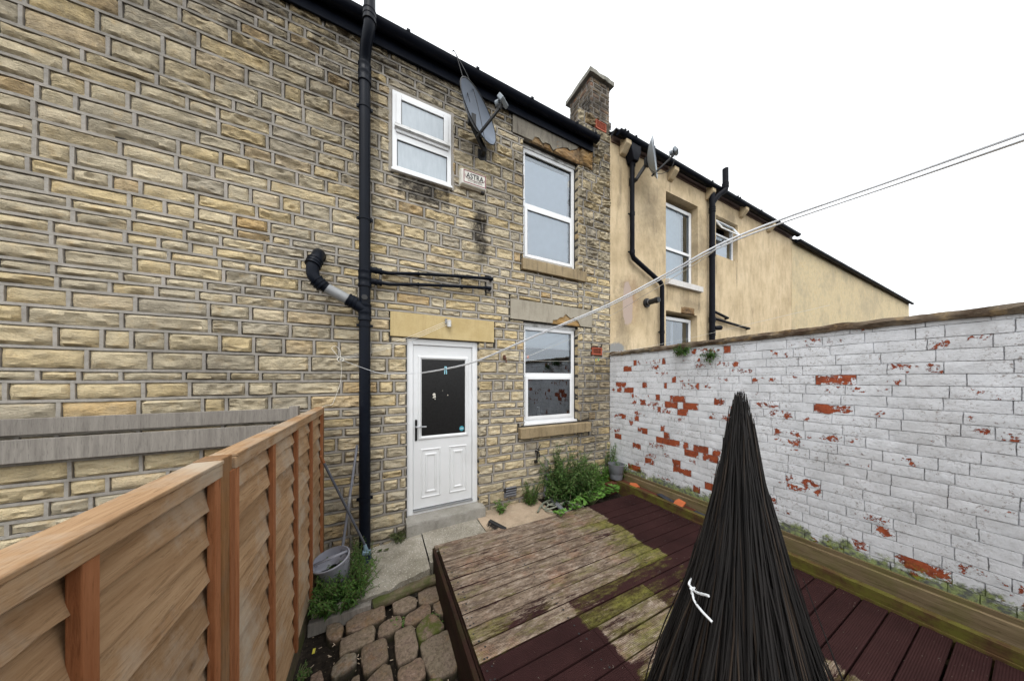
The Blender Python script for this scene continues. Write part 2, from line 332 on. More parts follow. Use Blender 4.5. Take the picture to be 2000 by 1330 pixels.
# ---------------------------------------------------------------- mesh building
class MB:
    def __init__(s): s.v = []; s.f = []; s.c = []
    def add(s, vs, fs, c=None):
        o = len(s.v)
        if c is None: c = (rnd.random(), 0, 0)
        s.v += [tuple(p) for p in vs]; s.f += [tuple(i+o for i in f) for f in fs]
        s.c += list(c) if isinstance(c, list) else [c]*len(vs)
        return s
    def box(s, x0, x1, y0, y1, z0, z1, c=None):
        vs = [(x, y, z) for z in (z0, z1) for y in (y0, y1) for x in (x0, x1)]
        return s.add(vs, [(0, 2, 3, 1), (4, 5, 7, 6), (0, 1, 5, 4), (2, 6, 7, 3), (0, 4, 6, 2), (1, 3, 7, 5)], c)
    def bar(s, a, b, w, h, up=(0, 0, 1), c=None):
        a, b = Vector(a), Vector(b); d = (b-a).normalized(); sd = d.cross(Vector(up)).normalized(); u = sd.cross(d)
        vs = [p+sd*(i*w/2)+u*(j*h/2) for p in (a, b) for i, j in ((-1, -1), (1, -1), (1, 1), (-1, 1))]
        return s.add(vs, [(3, 2, 1, 0), (4, 5, 6, 7), (0, 1, 5, 4), (1, 2, 6, 5), (2, 3, 7, 6), (3, 0, 4, 7)], c)
    def tube(s, path, r, seg=10, cap=True, c=None):
        P = [Vector(p) for p in path]; n = len(P); rs = r if isinstance(r, list) else [r]*n
        vs = []; ref = None
        for i, p in enumerate(P):
            t = (P[min(i+1, n-1)]-P[max(i-1, 0)]).normalized()
            if ref is None:
                ref = Vector((0, 0, 1)) if abs(t.z) < .9 else Vector((1, 0, 0))
            a = (ref - t*ref.dot(t)).normalized(); b = t.cross(a); ref = a
            for k in range(seg):
                th = 2*math.pi*k/seg; vs.append(p+a*(math.cos(th)*rs[i])+b*(math.sin(th)*rs[i]))
        fs = [(i*seg+k, i*seg+(k+1) % seg, (i+1)*seg+(k+1) % seg, (i+1)*seg+k) for i in range(n-1) for k in range(seg)]
        if cap: fs += [tuple(range(seg))[::-1], tuple((n-1)*seg+k for k in range(seg))]
        return s.add(vs, fs, c)
    def lathe(s, o, prof, seg=24, axis=(0, 0, 1), c=None, squash=1.0):
        o = Vector(o); q = Vector((0, 0, 1)).rotation_difference(Vector(axis)); vs = []
        for r, z in prof:
            for k in range(seg):
                th = 2*math.pi*k/seg; vs.append(o+q @ Vector((r*math.cos(th), r*squash*math.sin(th), z)))
        n = len(prof)
        fs = [(i*seg+k, i*seg+(k+1) % seg, (i+1)*seg+(k+1) % seg, (i+1)*seg+k) for i in range(n-1) for k in range(seg)]
        if prof[0][0] > 1e-5: pass
        return s.add(vs, fs, c)
    def poly(s, pts, dirv, c=None):
        """flat polygon pts extruded by dirv"""
        n = len(pts); d = Vector(dirv); vs = [Vector(p) for p in pts]+[Vector(p)+d for p in pts]
        fs = [tuple(range(n)), tuple(range(2*n-1, n-1, -1))]+[(i, i+n, (i+1) % n+n, (i+1) % n) for i in range(n)]
        return s.add(vs, fs, c)
    def build(s, name, mat, parent=None, smooth=None, bevel=0):
        off = ORG[parent] if parent is not None else None
        if off is None:
            xs, ys, zs = zip(*s.v); off = Vector(((min(xs)+max(xs))/2, (min(ys)+max(ys))/2, min(zs)))
        me = bpy.data.meshes.new(name)
        me.from_pydata([(x-off.x, y-off.y, z-off.z) for x, y, z in s.v], [], s.f)
        at = me.color_attributes.new('col', 'FLOAT_COLOR', 'POINT')
        at.data.foreach_set('color', [q for c in s.c for q in (c[0], c[1], c[2], 1.0)])
        if smooth is not None:
            me.shade_smooth()
            if smooth < 179: me.set_sharp_from_angle(angle=R(smooth))
        ms = mat if isinstance(mat, list) else [mat]
        for m in ms: me.materials.append(MT[m])
        o = bpy.data.objects.new(name, me); COL.objects.link(o)
        if parent is not None: o.parent = parent
        else: o.location = off
        ORG[o] = off.copy()
        if bevel:
            b = o.modifiers.new('bevel', 'BEVEL'); b.width = bevel; b.segments = 2; b.limit_method = 'ANGLE'; b.angle_limit = R(40)
        me.validate()
        return o
ORG = {}
def thing(name, label, cat, loc, group=None):
    o = bpy.data.objects.new(name, None); COL.objects.link(o); o.location = loc; o.empty_display_size = .1
    o['label'] = label; o['category'] = cat
    if group: o['group'] = group
    ORG[o] = Vector(loc); return o
def tag(o, label, cat, group=None):
    o['label'] = label; o['category'] = cat
    if group: o['group'] = group
    return o
def struct(o): o['kind'] = 'structure'; return o
def smooth_path(pts, n=6):
    P = [Vector(p) for p in pts]; out = []
    for i in range(len(P)-1):
        p0 = P[max(i-1, 0)]; p1 = P[i]; p2 = P[i+1]; p3 = P[min(i+2, len(P)-1)]
        for k in range(n):
            t = k/n
            out.append(.5*((2*p1)+(p2-p0)*t+(2*p0-5*p1+4*p2-p3)*t*t+(3*p1-p0-3*p2+p3)*t**3))
    return out+[P[-1]]
def subtract(rects, holes):
    for hx0, hx1, hz0, hz1 in holes:
        out = []
        for x0, x1, z0, z1 in rects:
            if x1 <= hx0 or x0 >= hx1 or z1 <= hz0 or z0 >= hz1: out.append((x0, x1, z0, z1)); continue
            if x0 < hx0: out.append((x0, hx0, z0, z1))
            if x1 > hx1: out.append((hx1, x1, z0, z1))
            a, b = max(x0, hx0), min(x1, hx1)
            if z0 < hz0: out.append((a, b, z0, hz0))
            if z1 > hz1: out.append((a, b, hz1, z1))
        rects = out
    return rects
def skin(x0, x1, z0, z1, holes, y, depth, mb):
    """front face of a wall with openings and their reveals"""
    xs = sorted({x0, x1, *[h for r in holes for h in r[:2] if x0 < h < x1]}); zs = sorted({z0, z1, *[h for r in holes for h in r[2:] if z0 < h < z1]})
    def op(i, j):
        if not (0 <= i < len(xs)-1 and 0 <= j < len(zs)-1): return None
        cx = (xs[i]+xs[i+1])/2; cz = (zs[j]+zs[j+1])/2
        return any(a < cx < b and c < cz < d for a, b, c, d in holes)
    for i in range(len(xs)-1):
        for j in range(len(zs)-1):
            a, b, c, d = xs[i], xs[i+1], zs[j], zs[j+1]
            if not op(i, j):
                mb.add([(a, y, c), (b, y, c), (b, y, d), (a, y, d)], [(0, 1, 2, 3)], (.5, 0, 0))
                mb.add([(a, y+depth, c), (b, y+depth, c), (b, y+depth, d), (a, y+depth, d)], [(3, 2, 1, 0)], (.5, 0, 0))
                for di, dj, q in ((-1, 0, [(a, y, c), (a, y, d), (a, y+depth, d), (a, y+depth, c)]), (1, 0, [(b, y, c), (b, y+depth, c), (b, y+depth, d), (b, y, d)]),
                                  (0, -1, [(a, y, c), (a, y+depth, c), (b, y+depth, c), (b, y, c)]), (0, 1, [(a, y, d), (b, y, d), (b, y+depth, d), (a, y+depth, d)])):
                    if op(i+di, j+dj) is not False: mb.add(q, [(0, 1, 2, 3)], (.5, 0, 0))
# ---------------------------------------------------------------- rock-faced masonry on any plane
def stains(x, z):
    s = 0.0
    d = math.hypot((x-1.2-.25*ns(z*2.3))/.15, (z-3.98)/.55); s = max(s, 1.0*(1-sstep(.35, 1.0, d)))
    if x < .0: s = max(s, .55*sstep(3.6, 5.4, z))
    s = max(s, .55*clamp(1.6*ns(x*.8, z*.7, 8)-.15))
    if x > 2.9: s = max(s, .6*sstep(3.4, 4.3, z)*(.6+.6*ns(x*4, z*3)))
    if .2 < x < .8 and 4.15 < z < 4.45: s = max(s, .8)
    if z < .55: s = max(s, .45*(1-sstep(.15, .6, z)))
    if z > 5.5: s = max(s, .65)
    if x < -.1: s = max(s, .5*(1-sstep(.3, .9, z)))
    return s
def stone(mb, T, x0, x1, z0, z1, rough, cell=.022, gap=.004, col=None, soot=None):
    if x1 < -1.3: cell = max(cell, .03)
    w, h = x1-x0, z1-z0
    if w < .012 or h < .012: return
    x0 += gap; x1 -= gap; z0 += gap; z1 -= gap
    nx = max(3, int(round((x1-x0)/cell))); nz = max(3, int(round((z1-z0)/(cell*.75))))
    sd = rnd.random()*60; b = rough*(.55+.7*rnd.random()); tone = col if col is not None else rnd.random()
    tx, tz = rnd.uniform(-.5, .5), rnd.uniform(-.3, .9)
    vs, cs = [], []
    for j in range(nz+1):
        for i in range(nx+1):
            fx, fz = i/nx, j/nz; x = x0+(x1-x0)*fx; z = z0+(z1-z0)*fz
            e = min(fx*(x1-x0), (1-fx)*(x1-x0), fz*(z1-z0), (1-fz)*(z1-z0)); k = min(1, e/.014)**.5
            n = fr(x*12+sd, z*24, sd, 4)*.9; rd = 1-abs(fr(x*7+sd, z*17+sd, 3.3, 3))*3.0
            d = b*k*(.55+.55*n+.45*rd+tx*(fx-.5)+tz*(fz-.5))
            if e < 1e-6: d = 0.0
            jx = .0; wz = .006*ns(x*1.7, z*1.1, 5) ; wx = .004*ns(x*2, z*3, 9)
            inn = (0.006 if e < 1e-6 else 0)
            cr = .006*ns(x*22+sd, z*22) if e < 1e-6 else 0
            sg = 0 if rough < .01 else k*(-.006*(.6+1.6*ns(x*8, sd))*(1-fz)**2+.004*(.4+1.6*ns(x*8, sd+5))*fz**2)
            vs.append(T(x+wx+cr, z+wz+cr+sg, d-inn)); cs.append((tone, soot(x, z) if soot else 0, 0))
    fs = [(j*(nx+1)+i, j*(nx+1)+i+1, (j+1)*(nx+1)+i+1, (j+1)*(nx+1)+i) for j in range(nz) for i in range(nx)]
    # skirt going back into the joint
    ring = [i for i in range(nx+1)]+[j*(nx+1)+nx for j in range(1, nz+1)]+[nz*(nx+1)+i for i in range(nx-1, -1, -1)]+[j*(nx+1) for j in range(nz-1, 0, -1)]
    o = len(vs)
    for r in ring:
        i, j = r % (nx+1), r//(nx+1); x = x0+(x1-x0)*i/nx; z = z0+(z1-z0)*j/nz
        vs.append(T(x+.004*ns(x*2, z*3, 9), z+.006*ns(x*1.7, z*1.1, 5), -.016)); cs.append(cs[r])
    m = len(ring); fs += [(ring[(q+1) % m], ring[q], o+q, o+(q+1) % m) for q in range(m)]
    mb.add(vs, fs, cs)
def ribbon(mb, T, x0, x1, z0, z1, proud, soot=None):
    w, h = x1-x0, z1-z0; n = max(1, int(max(w, h)/.05)); vs, cs = [], []
    for i in range(n+1):
        t = i/n
        for s_, dd in ((0, -.016), (0, proud), (1, proud), (1, -.016)):
            if w >= h: x = x0+w*t; z = z0 if not s_ else z1
            else: x = x0 if s_ else x1; z = z0+h*t
            j = .0022*ns(x*30, z*30, s_*4)
            vs.append(T(x+.004*ns(x*2, z*3, 9)+(j if w < h else 0), z+.006*ns(x*1.7, z*1.1, 5)+(j if w >= h else 0), dd+(.0015*ns(x*20, z*20) if dd > 0 else 0)))
            cs.append((.5, soot(x, z) if soot else 0, 0))
    fs = [(4*i+k, 4*i+4+k, 4*i+5+k, 4*i+1+k) for i in range(n) for k in range(3)]+[(0, 1, 2, 3), (4*n+3, 4*n+2, 4*n+1, 4*n)]
    mb.add(vs, fs, cs)
def masonry(st, mo, T, x0, x1, z0, z1, holes, hrange, lrange, joint, rough, proud, soot=None, cell=.022, courses=None, slash=False):
    zs = [z0]
    if courses: zs = courses
    else:
        while zs[-1] < z1-hrange[0]*.7: zs.append(zs[-1]+rnd.uniform(*hrange))
        zs[-1] = z1
    for k in range(len(zs)-1):
        a, b = zs[k], zs[k+1]; tone = .0
        x = x0-rnd.random()*lrange[0] if not slash else x0
        xs = [x0]; x = x0+rnd.uniform(.3, 1)*lrange[0]
        while x < x1-lrange[0]*.4:
            xs.append(x); x += rnd.uniform(*lrange)*(1.0 if rnd.random() > .15 else 1.35)
        xs.append(x1)
        for x_, xn in zip(xs, xs[1:]):
            for r in subtract([(x_, xn, a, b)], holes):
                stone(st, T, r[0]+joint/2*(1 if r[0] > x0 else 0), r[1]-joint/2, r[2]+joint/2, r[3]-joint/2, rough, cell, soot=soot)
            if xn < x1:
                for r in subtract([(xn-joint/2, xn+joint/2, a+joint/2, b-joint/2)], holes):
                    if r[1]-r[0] > joint*.6: ribbon(mo, T, *r, proud*.8, soot)
        for r in subtract([(x0, x1, b-joint/2, b+joint/2)], holes):
            if r[3]-r[2] > joint*.4: ribbon(mo, T, *r, proud, soot)
# ================================================================ the stone house
YW = 3.4
house = thing('stone_house', 'buff gritstone terraced house with white back door, three white windows and black gutter', 'house', (1.0, YW, .1))
holes = [(.30, 1.197, -1, 2.495), (.118, 1.42, 2.495, 2.785), (.134, .826, 4.42, 5.352), (1.885, 2.895, 3.74, 5.51), (1.844, 3.04, 3.577, 3.75),
         (1.70, 3.215, 5.48, 5.78), (1.895, 2.895, 1.30, 2.845), (1.794, 3.12, 1.14, 1.315), (1.66, 3.175, 2.85, 3.14), (3.175, 3.404, 2.40, 2.53),
         (1.30, 1.40, 3.17, 3.38)]
openings = [(.30, 1.197, -1, 2.495), (.134, .826, 4.42, 5.352), (1.885, 2.895, 3.74, 5.51), (1.895, 2.895, 1.30, 2.845)]
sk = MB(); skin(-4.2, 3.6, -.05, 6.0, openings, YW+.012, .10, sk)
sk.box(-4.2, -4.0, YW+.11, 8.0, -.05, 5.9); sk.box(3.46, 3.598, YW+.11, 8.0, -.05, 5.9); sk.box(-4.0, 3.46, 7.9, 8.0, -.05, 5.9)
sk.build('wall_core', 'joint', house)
st, mo = MB(), MB()
T = lambda x, z, d: (x, YW-d, z)
rnd.seed(11)
cuts_z = [.02]
while cuts_z[-1] < 5.86: cuts_z.append(cuts_z[-1]+rnd.uniform(.088, .172))
cuts_z.append(5.98)
masonry(st, mo, T, -4.2, 2.895, .02, 5.98, holes, (.105, .168), (.15, .42), .0215, .024, .008, stains, .0165, courses=cuts_z)
masonry(st, mo, T, 2.895, 3.6, .02, 3.577, holes, (.105, .15), (.15, .34), .021, .026, .0075, stains, .0165)
masonry(st, mo, T, 2.895, 3.6, 3.577, 6.4, holes+[(3.254, 3.5, 6.21, 6.36)], (.13, .19), (.18, .36), .020, .036, .006, stains, .0165)
# jamb returns at the window and door reveals
st.build('stone_facing', 'stone', house, smooth=38)
mo.build('strap_pointing', 'mortar', house)
Tr = lambda X: (lambda y, z, d: (X-d, y, z))
for X, y0, y1, z0, z1 in ((2.895, YW-.004, YW+.1, 3.76, 5.48), (2.895, YW-.004, YW+.1, 1.33, 2.84), (1.197, YW-.004, YW+.09, .25, 2.49)):
    z = z0; jb = MB()
    while z < z1-.05:
        h = min(rnd.uniform(.12, .2), z1-z)
        stone(jb, Tr(X), y0, y1, z+.008, z+h-.008, .006, .02, soot=lambda a, b: .25); z += h
    jb.build('jamb', 'stone', house, smooth=40)
# lintels and sills
m = MB(); m.box(.118, 1.415, YW-.018, YW+.1, 2.497, 2.783, (.4, 0, 0)); m.build('door_lintel', 'lintel', house, bevel=.006)
jag = [(2.38, 2.853), (2.385, 2.90), (2.47, 2.915), (2.52, 2.955), (2.58, 2.965), (2.63, 3.02), (2.68, 2.985), (2.74, 2.955), (2.78, 2.985), (2.80, 2.95), (2.88, 2.93), (2.93, 2.853)]
m = MB(); m.poly([(x, YW-.02, z) for x, z in [(1.665, 2.853), *jag, (3.17, 2.853), (3.17, 3.137), (1.665, 3.137)]][::-1], (0, .05, 0), (.5, 0, 0))
m.build('rendered_lintel', 'greylintel', house)
m = MB(); stone(m, T, 2.37, 2.95, 2.846, 3.03, .008, .02, col=.5); m.build('exposed_lintel_stone', 'spall', house, smooth=40)
jag2 = [(2.02, 5.50), (2.06, 5.57), (2.13, 5.585), (2.2, 5.53), (2.25, 5.56), (2.33, 5.565), (2.39, 5.50), (2.44, 5.54), (2.55, 5.60), (2.66, 5.64), (2.72, 5.62), (2.86, 5.70), (2.9, 5.77)]
m = MB(); m.poly([(x, YW-.022, z) for x, z in [(1.70, 5.495), *jag2, (1.70, 5.775)]][::-1], (0, .06, 0), (.5, .3, 0))
m.build('rendered_lintel', 'sootlintel', house)
m = MB()
for a, b in ((1.98, 2.22), (2.22, 2.42), (2.42, 2.93), (2.93, 3.21)): stone(m, T, a, b, 5.485, 5.79, .022, .018, col=rnd.random(), soot=lambda x, z: .55*clamp(.5+1.5*ns(x*5, z*5)))
m.build('spalled_lintel_stone', 'spall', house, smooth=40)
for x0, x1, z0, z1, yf in ((1.846, 3.035, 3.58, 3.748, YW-.05), (1.80, 3.10, 1.145, 1.30, YW-.075)):
    m = MB(); n = 24; vs = []
    for i in range(n+1):
        x = x0+(x1-x0)*i/n; q = lambda k: .005*ns(x*7, k)
        vs += [(x, yf+q(1), z0+q(2)), (x, yf+q(3), z1-.008+q(4)), (x, YW+.10, z1+q(5)*.4), (x, YW+.10, z0)]
    m.add(vs, [(4*i+k, 4*i+(k+1) % 4, 4*i+4+(k+1) % 4, 4*i+4+k) for i in range(n) for k in range(4)]+[(3, 2, 1, 0), (4*n, 4*n+1, 4*n+2, 4*n+3)], (.5, 0, 0))
    m.build('window_sill', 'sill', house, smooth=30, bevel=.005)
# windows
def frame_mb(m, x0, x1, z0, z1, y0, y1, w, c=(.5, 0, 0)):
    m.box(x0, x0+w, y0, y1, z0, z1, c); m.box(x1-w, x1, y0, y1, z0, z1, c)
    m.box(x0+w, x1-w, y0+.0005, y1, z0, z0+w, c); m.box(x0+w, x1-w, y0+.0005, y1, z1-w, z1, c)
def sash_window(root, x0, x1, z0, z1, y, ztr, w=.055, sash='both', glass='glass', rub=True):
    m = MB(); frame_mb(m, x0, x1, z0, z1, y, y+.06, w); m.box(x0+w, x1-w, y+.001, y+.06, ztr-.03, ztr+.03, (.5, 0, 0))
    fr_ = m.build('window', 'upvc', root, bevel=.004)
    for k, (a, b) in enumerate(((z0+w, ztr-.03), (ztr+.03, z1-w))):
        if sash == 'both' or sash == 'low' and k == 0 or sash == 'top' and k == 1:
            s_ = MB(); frame_mb(s_, x0+w-.012, x1-w+.012, a-.012, b+.012, y-.014, y+.03, .05); s_.build('sash', 'upvc', fr_, bevel=.005)
            gx0, gx1, ga, gb, gy = x0+w+.038, x1-w-.038, a+.038, b-.038, y-.002
        else: gx0, gx1, ga, gb, gy = x0+w, x1-w, a, b, y+.022
        r_ = MB(); frame_mb(r_, gx0, gx1, ga, gb, gy-.002, gy+.006, .006); r_.build('gasket', 'rubber', fr_)
        p = MB(); p.add([(gx0, gy+.008, ga), (gx1, gy+.008, ga), (gx1, gy+.008, gb), (gx0, gy+.008, gb)], [(0, 1, 2, 3)], (.5, 0, 0)); p.build('pane', glass, fr_)
    return fr_
YF = YW+.085
w1 = sash_window(house, 1.885+.012, 2.88, 3.775, 5.44, YF, 4.60, sash='low')
m = MB(); m.box(1.887, 2.893, YF-.012, YF+.03, 5.44, 5.50, (.5, 0, 0)); m.build('head_trim', 'dirtyupvc', w1)
m = MB()
pts = [(1.90, 3.80), (2.80, 3.80)]+[(2.775+.012*ns(z*14.), z) for z in [3.9+.05*i for i in range(29)]]
top = [(x, 5.305+.008*ns(x*15)) for x in [2.75-.06*i for i in range(15)]]
m.poly([(x, YF+.035, z) for x, z in pts+top], (0, .004, 0), (.5, 0, 0)); m.build('blind', 'blind', w1)
w2 = sash_window(house, 1.895+.012, 2.88, 1.345, 2.79, YF, 2.06, sash='low')
m = MB(); m.box(1.897, 2.893, YF-.012, YF+.03, 2.79, 2.84, (.5, 0, 0)); m.build('head_trim', 'dirtyupvc', w2)
m = MB(); m.box(1.897, 2.893, YF-.06, YF+.06, 1.312, 1.344, (.5, 0, 0)); m.build('cill', 'upvc', w2, bevel=.004)
m = MB(); m.box(1.93, 2.83, YF+.09, YF+.11, 2.50, 2.76, (.5, 0, 0)); m.tube([(1.93, YF+.1, 2.49), (2.83, YF+.1, 2.49)], .012); m.build('blind', 'blind', w2)
# small bathroom window, almost flush
ys = YW-.022
m = MB(); frame_mb(m, .140, .822, 4.43, 5.345, ys, ys+.07, .05); m.box(.19, .772, ys+.001, ys+.07, 4.79, 4.86, (.5, 0, 0)); m.box(.128, .834, ys-.025, ys+.05, 4.405, 4.432, (.5, 0, 0))
w3 = m.build('window', 'upvc', house, bevel=.004)
m = MB(); frame_mb(m, .178, .785, 4.865, 5.31, ys-.016, ys+.02, .058); m.build('sash', 'upvc', w3, bevel=.006)
m = MB(); m.add([(.165, ys-.045, 4.905), (.80, ys-.045, 4.905), (.80, ys-.016, 4.965), (.165, ys-.016, 4.965), (.165, ys-.012, 4.895), (.80, ys-.012, 4.895)], [(0, 1, 2, 3), (1, 0, 4, 5), (0, 3, 4), (1, 5, 2)], (.5, 0, 0)); m.build('drip_bar', 'dirtyupvc', w3)
m = MB(); m.box(.236, .727, ys+.0, ys+.006, 4.923, 5.252, (.5, 0, 0)); m.build('frosted_pane', 'frost', w3)
m = MB(); m.box(.19, .772, ys+.018, ys+.024, 4.48, 4.79, (.5, 0, 0)); m.build('frosted_pane', 'frost', w3)
m = MB(); frame_mb(m, .236, .727, 4.923, 5.252, ys-.003, ys-.0005, .006); frame_mb(m, .19, .772, 4.48, 4.79, ys+.012, ys+.0175, .007); m.build('gasket', 'rubber', w3)
# mortar fillet round it
m = MB(); frame_mb(m, .10, .862, 4.40, 5.385, YW-.012, YW+.04, .036); m.build('mortar_fillet', 'mortar', house)
# door
yd = YW+.045
m = MB(); m.box(.302, .372, yd, yd+.07, .345, 2.49, (.5, 0, 0)); m.box(1.125, 1.195, yd, yd+.07, .345, 2.49, (.5, 0, 0)); m.box(.372, 1.125, yd+.0005, yd+.07, 2.42, 2.49, (.5, 0, 0)); m.box(.372, 1.125, yd, yd+.07, .345, .375, (.5, 0, 0))
df = m.build('door_frame', 'upvc', house, bevel=.004)
m = MB(); m.box(.372, 1.125, yd-.012, yd+.02, .376, .392, (.5, 0, 0)); m.build('threshold', 'chrome', df)
yl = yd+.022; gx0, gx1, gz0, gz1 = .475, 1.03, 1.29, 2.245
m = MB(); skin(.376, 1.121, .40, 2.415, [(gx0, gx1, gz0, gz1)], yl, .04, m)
def raised(m, x0, x1, z0, z1, y, w=.02, h=.012):
    """raised moulding: a rim whose slopes catch the light"""
    A = [(x0, z0), (x1, z0), (x1, z1), (x0, z1)]; 
    def ring(o, d): return [(a+(o if a == x0 else -o), y-d, b+(o if b == z0 else -o)) for a, b in A]
    rs = [ring(0, 0), ring(w*.4, h), ring(w, h), ring(w*1.4, .001)]
    vs = [p for r in rs for p in r]
    m.add(vs, [(4*i+k, 4*i+(k+1) % 4, 4*i+4+(k+1) % 4, 4*i+4+k) for i in range(3) for k in range(4)], (.5, 0, 0))
raised(m, gx0-.045, gx1+.045, gz0-.045, gz1+.045, yl, .03, .014)
for a, b in ((.465, .71), (.815, 1.05)):
    raised(m, a, b, .52, 1.13, yl, .016, .008); raised(m, a+.05, b-.05, .58, 1.07, yl, .022, .009)
door = m.build('door', 'doorwhite', house, smooth=None)
m = MB(); m.box(gx0, gx1, yl+.006, yl+.012, gz0, gz1, (.5, 0, 0)); m.build('dark_pane', 'doorglass', door)
hx = .41
m = MB(); m.box(hx-.014, hx+.014, yl-.012, yl, 1.24, 1.50, (.5, 0, 0)); m.build('handle_plate', 'black', door, bevel=.005)
m = MB(); m.tube([(hx, yl-.01, 1.415), (hx, yl-.05, 1.415)], .011); m.tube(smooth_path([(hx, yl-.05, 1.415), (hx+.03, yl-.055, 1.417), (hx+.115, yl-.052, 1.412)]), .009); m.build('handle', 'chrome', door, smooth=40)
m = MB(); c = Vector((.985, yl+.003, 1.345)); m.poly([(c.x+.032*math.cos(t*math.pi/8), c.y, c.z+.032*math.sin(t*math.pi/8)) for t in range(16)][::-1], (0, .002, 0)); m.build('sticker', 'teal', door)
m = MB(); [m.box(.963, 1.007, yl+.001, yl+.0025, z, z+.004) for z in (1.338, 1.349)]; m.build('sticker_print', 'signwhite', door)
for x, z, r in ((.628, 1.80, .017), (.634, 1.775, .013), (.618, 1.765, .007), (.64, 1.745, .006), (.80, 1.79, .006), (.735, 1.85, .003)):
    m = MB(); m.poly([(x+r*math.cos(t*math.pi/5)*(1+.3*rnd.random()), yl+.003, z+1.2*r*math.sin(t*math.pi/5)) for t in range(10)][::-1], (0, .002, 0))
    m.build('bird_dropping_mark', 'splat', door)
m = MB(); m.box(.385, 1.19, yd+.12, yd+.14, .3, 2.5); m.build('door_backing', 'rubber', house)
# eaves
m = MB(); m.box(-4.2, 3.17, YW-.052, YW-.03, 5.74, 5.945, (.5, 0, 0)); m.box(-4.2, 3.165, YW-.03, YW+.0, 5.755, 5.775, (.5, 0, 0)); m.build('fascia', 'gutter', house, bevel=.004)
def gutter_mb(x0, x1, yb, zt, r, ends=True, clips=(), sag=0):
    m = MB(); n = 12; xs = [x0, x1]; vs = []
    for x in xs:
        for rr in (r, r-.006):
            for k in range(n+1):
                th = math.pi+math.pi*k/n; vs.append((x, yb-r+rr*math.cos(th), zt+rr*1.05*math.sin(th)))
    N = n+1
    for k in range(n):
        m_ = [(k, k+1, 2*N+k+1, 2*N+k), (N+k+1, N+k, 3*N+k, 3*N+k+1)]
        m.f += m_
    m.f += [(0, 2*N, 3*N, N), (n, N+n, 3*N+n, 2*N+n)]
    m.v = vs; m.c = [(.5, 0, 0)]*len(vs)
    if ends:
        for x in xs: m.poly([(x, yb-r+r*1.06*math.cos(math.pi+math.pi*k/n), zt+r*1.1*math.sin(math.pi+math.pi*k/n)) for k in range(n+1)], (.006 if x == x1 else -.006, 0, 0), (.5, 0, 0))
    for cx in clips:
        k2 = [(cx+dx, yb-r+(r+.007)*math.cos(math.pi+math.pi*k/n), zt+(r+.007)*1.05*math.sin(math.pi+math.pi*k/n)) for dx in (-.02, .02) for k in range(n+1)]
        m.add(k2, [(k, k+1, N+k+1, N+k) for k in range(n)], (.5, 0, 0)); m.box(cx-.02, cx+.02, yb-2*r-.012, yb-2*r+.004, zt-.01, zt+.014, (.5, 0, 0))
    return m
g = gutter_mb(-4.2, 3.19, YW-.054, 5.915, .066, clips=(-3.1, -2.2, -1.3, -.45, .3, 1.12, 1.92, 2.72, 3.1)).build('gutter', 'gutter', house, smooth=40)
m = MB()
for k in range(26):
    t0 = k/26; y0, z0 = YW-.10+4.6*t0, 5.96+2.5*t0
    m.box(-4.2, 3.16, y0, y0+.2, z0, z0+.02)
m.add([(-4.2, YW-.08, 5.945), (3.16, YW-.08, 5.945), (3.16, 8.0, 8.42), (-4.2, 8.0, 8.42), (3.16, 8.0, 5.9), (-4.2, 8.0, 5.9), (3.16, YW, 5.9), (-4.2, YW, 5.9)],
      [(0, 1, 2, 3), (4, 5, 3, 2), (1, 6, 4, 2), (0, 3, 5, 7), (6, 7, 5, 4)])
rf = m.build('roof', 'slate', house)
# chimney
ch = MB(); cm = MB(); cx0, cx1, cy0, cy1 = 3.165, 3.6, YW+.01, YW+.55
sootc = lambda a, b: clamp(.45+1.3*ns(a*4, b*2.5))
Tf = lambda x, z, d: (x, cy0-.0-d, z); Tl = lambda y, z, d: (cx0-d, y, z)
hv = [(3.254, 3.5, 6.21, 6.36)]
masonry(ch, cm, Tf, cx0, cx1, 6.4, 7.06, hv, (.07, .098), (.10, .26), .010, .012, .002, sootc, .02)
Tl2 = lambda y, z, d: (cx0-d, cy0+(cy1-y), z)
masonry(ch, cm, Tl2, cy0, cy1, 5.98, 7.06, [], (.07, .098), (.10, .26), .010, .012, .002, sootc, .02)
cm.box(cx0+.01, cx1, cy0+.012, cy1, 5.9, 7.06, (.5, .6, 0))
chim = ch.build('chimney', 'stack_stone', house, smooth=40); cm.build('chimney_core', 'mortar', chim)
m = MB(); n = 16; vs = []
def rim(x, y, z, k): return (x+.012*ns(x*9, y*9, k), y+.012*ns(x*8, y*8, k+3), z+.02*ns(x*7, y*9, k+5))
X0, X1, Y0, Y1 = cx0-.06, cx1+.05, cy0-.06, cy1+.05
P = [(X0+(X1-X0)*i/8, Y0) for i in range(8)]+[(X1, Y0+(Y1-Y0)*i/8) for i in range(8)]+[(X1-(X1-X0)*i/8, Y1) for i in range(8)]+[(X0, Y1-(Y1-Y0)*i/8) for i in range(8)]
vs = [rim(x, y, 7.065, 1) for x, y in P]+[rim(x, y, 7.13, 2) for x, y in P]; N = len(P)
m.add(vs, [(i, (i+1) % N, N+(i+1) % N, N+i) for i in range(N)]+[tuple(range(N))[::-1], tuple(range(N, 2*N))], (.5, 0, 0)); m.build('chimney_cap', 'capstone', chim)
m = MB(); m.bar((3.60, YW-.012, 6.44), (3.585, YW-.02, 6.30), .045, .004, (0, 1, 0)); m.build('lead_flashing', 'greyplastic', house); m = MB(); m.bar((3.15, YW-.04, 5.79), (3.15, YW-.04, 5.93), .05, .004, (0, 1, 0)); m.build('lead_flashing', 'greyplastic', house)
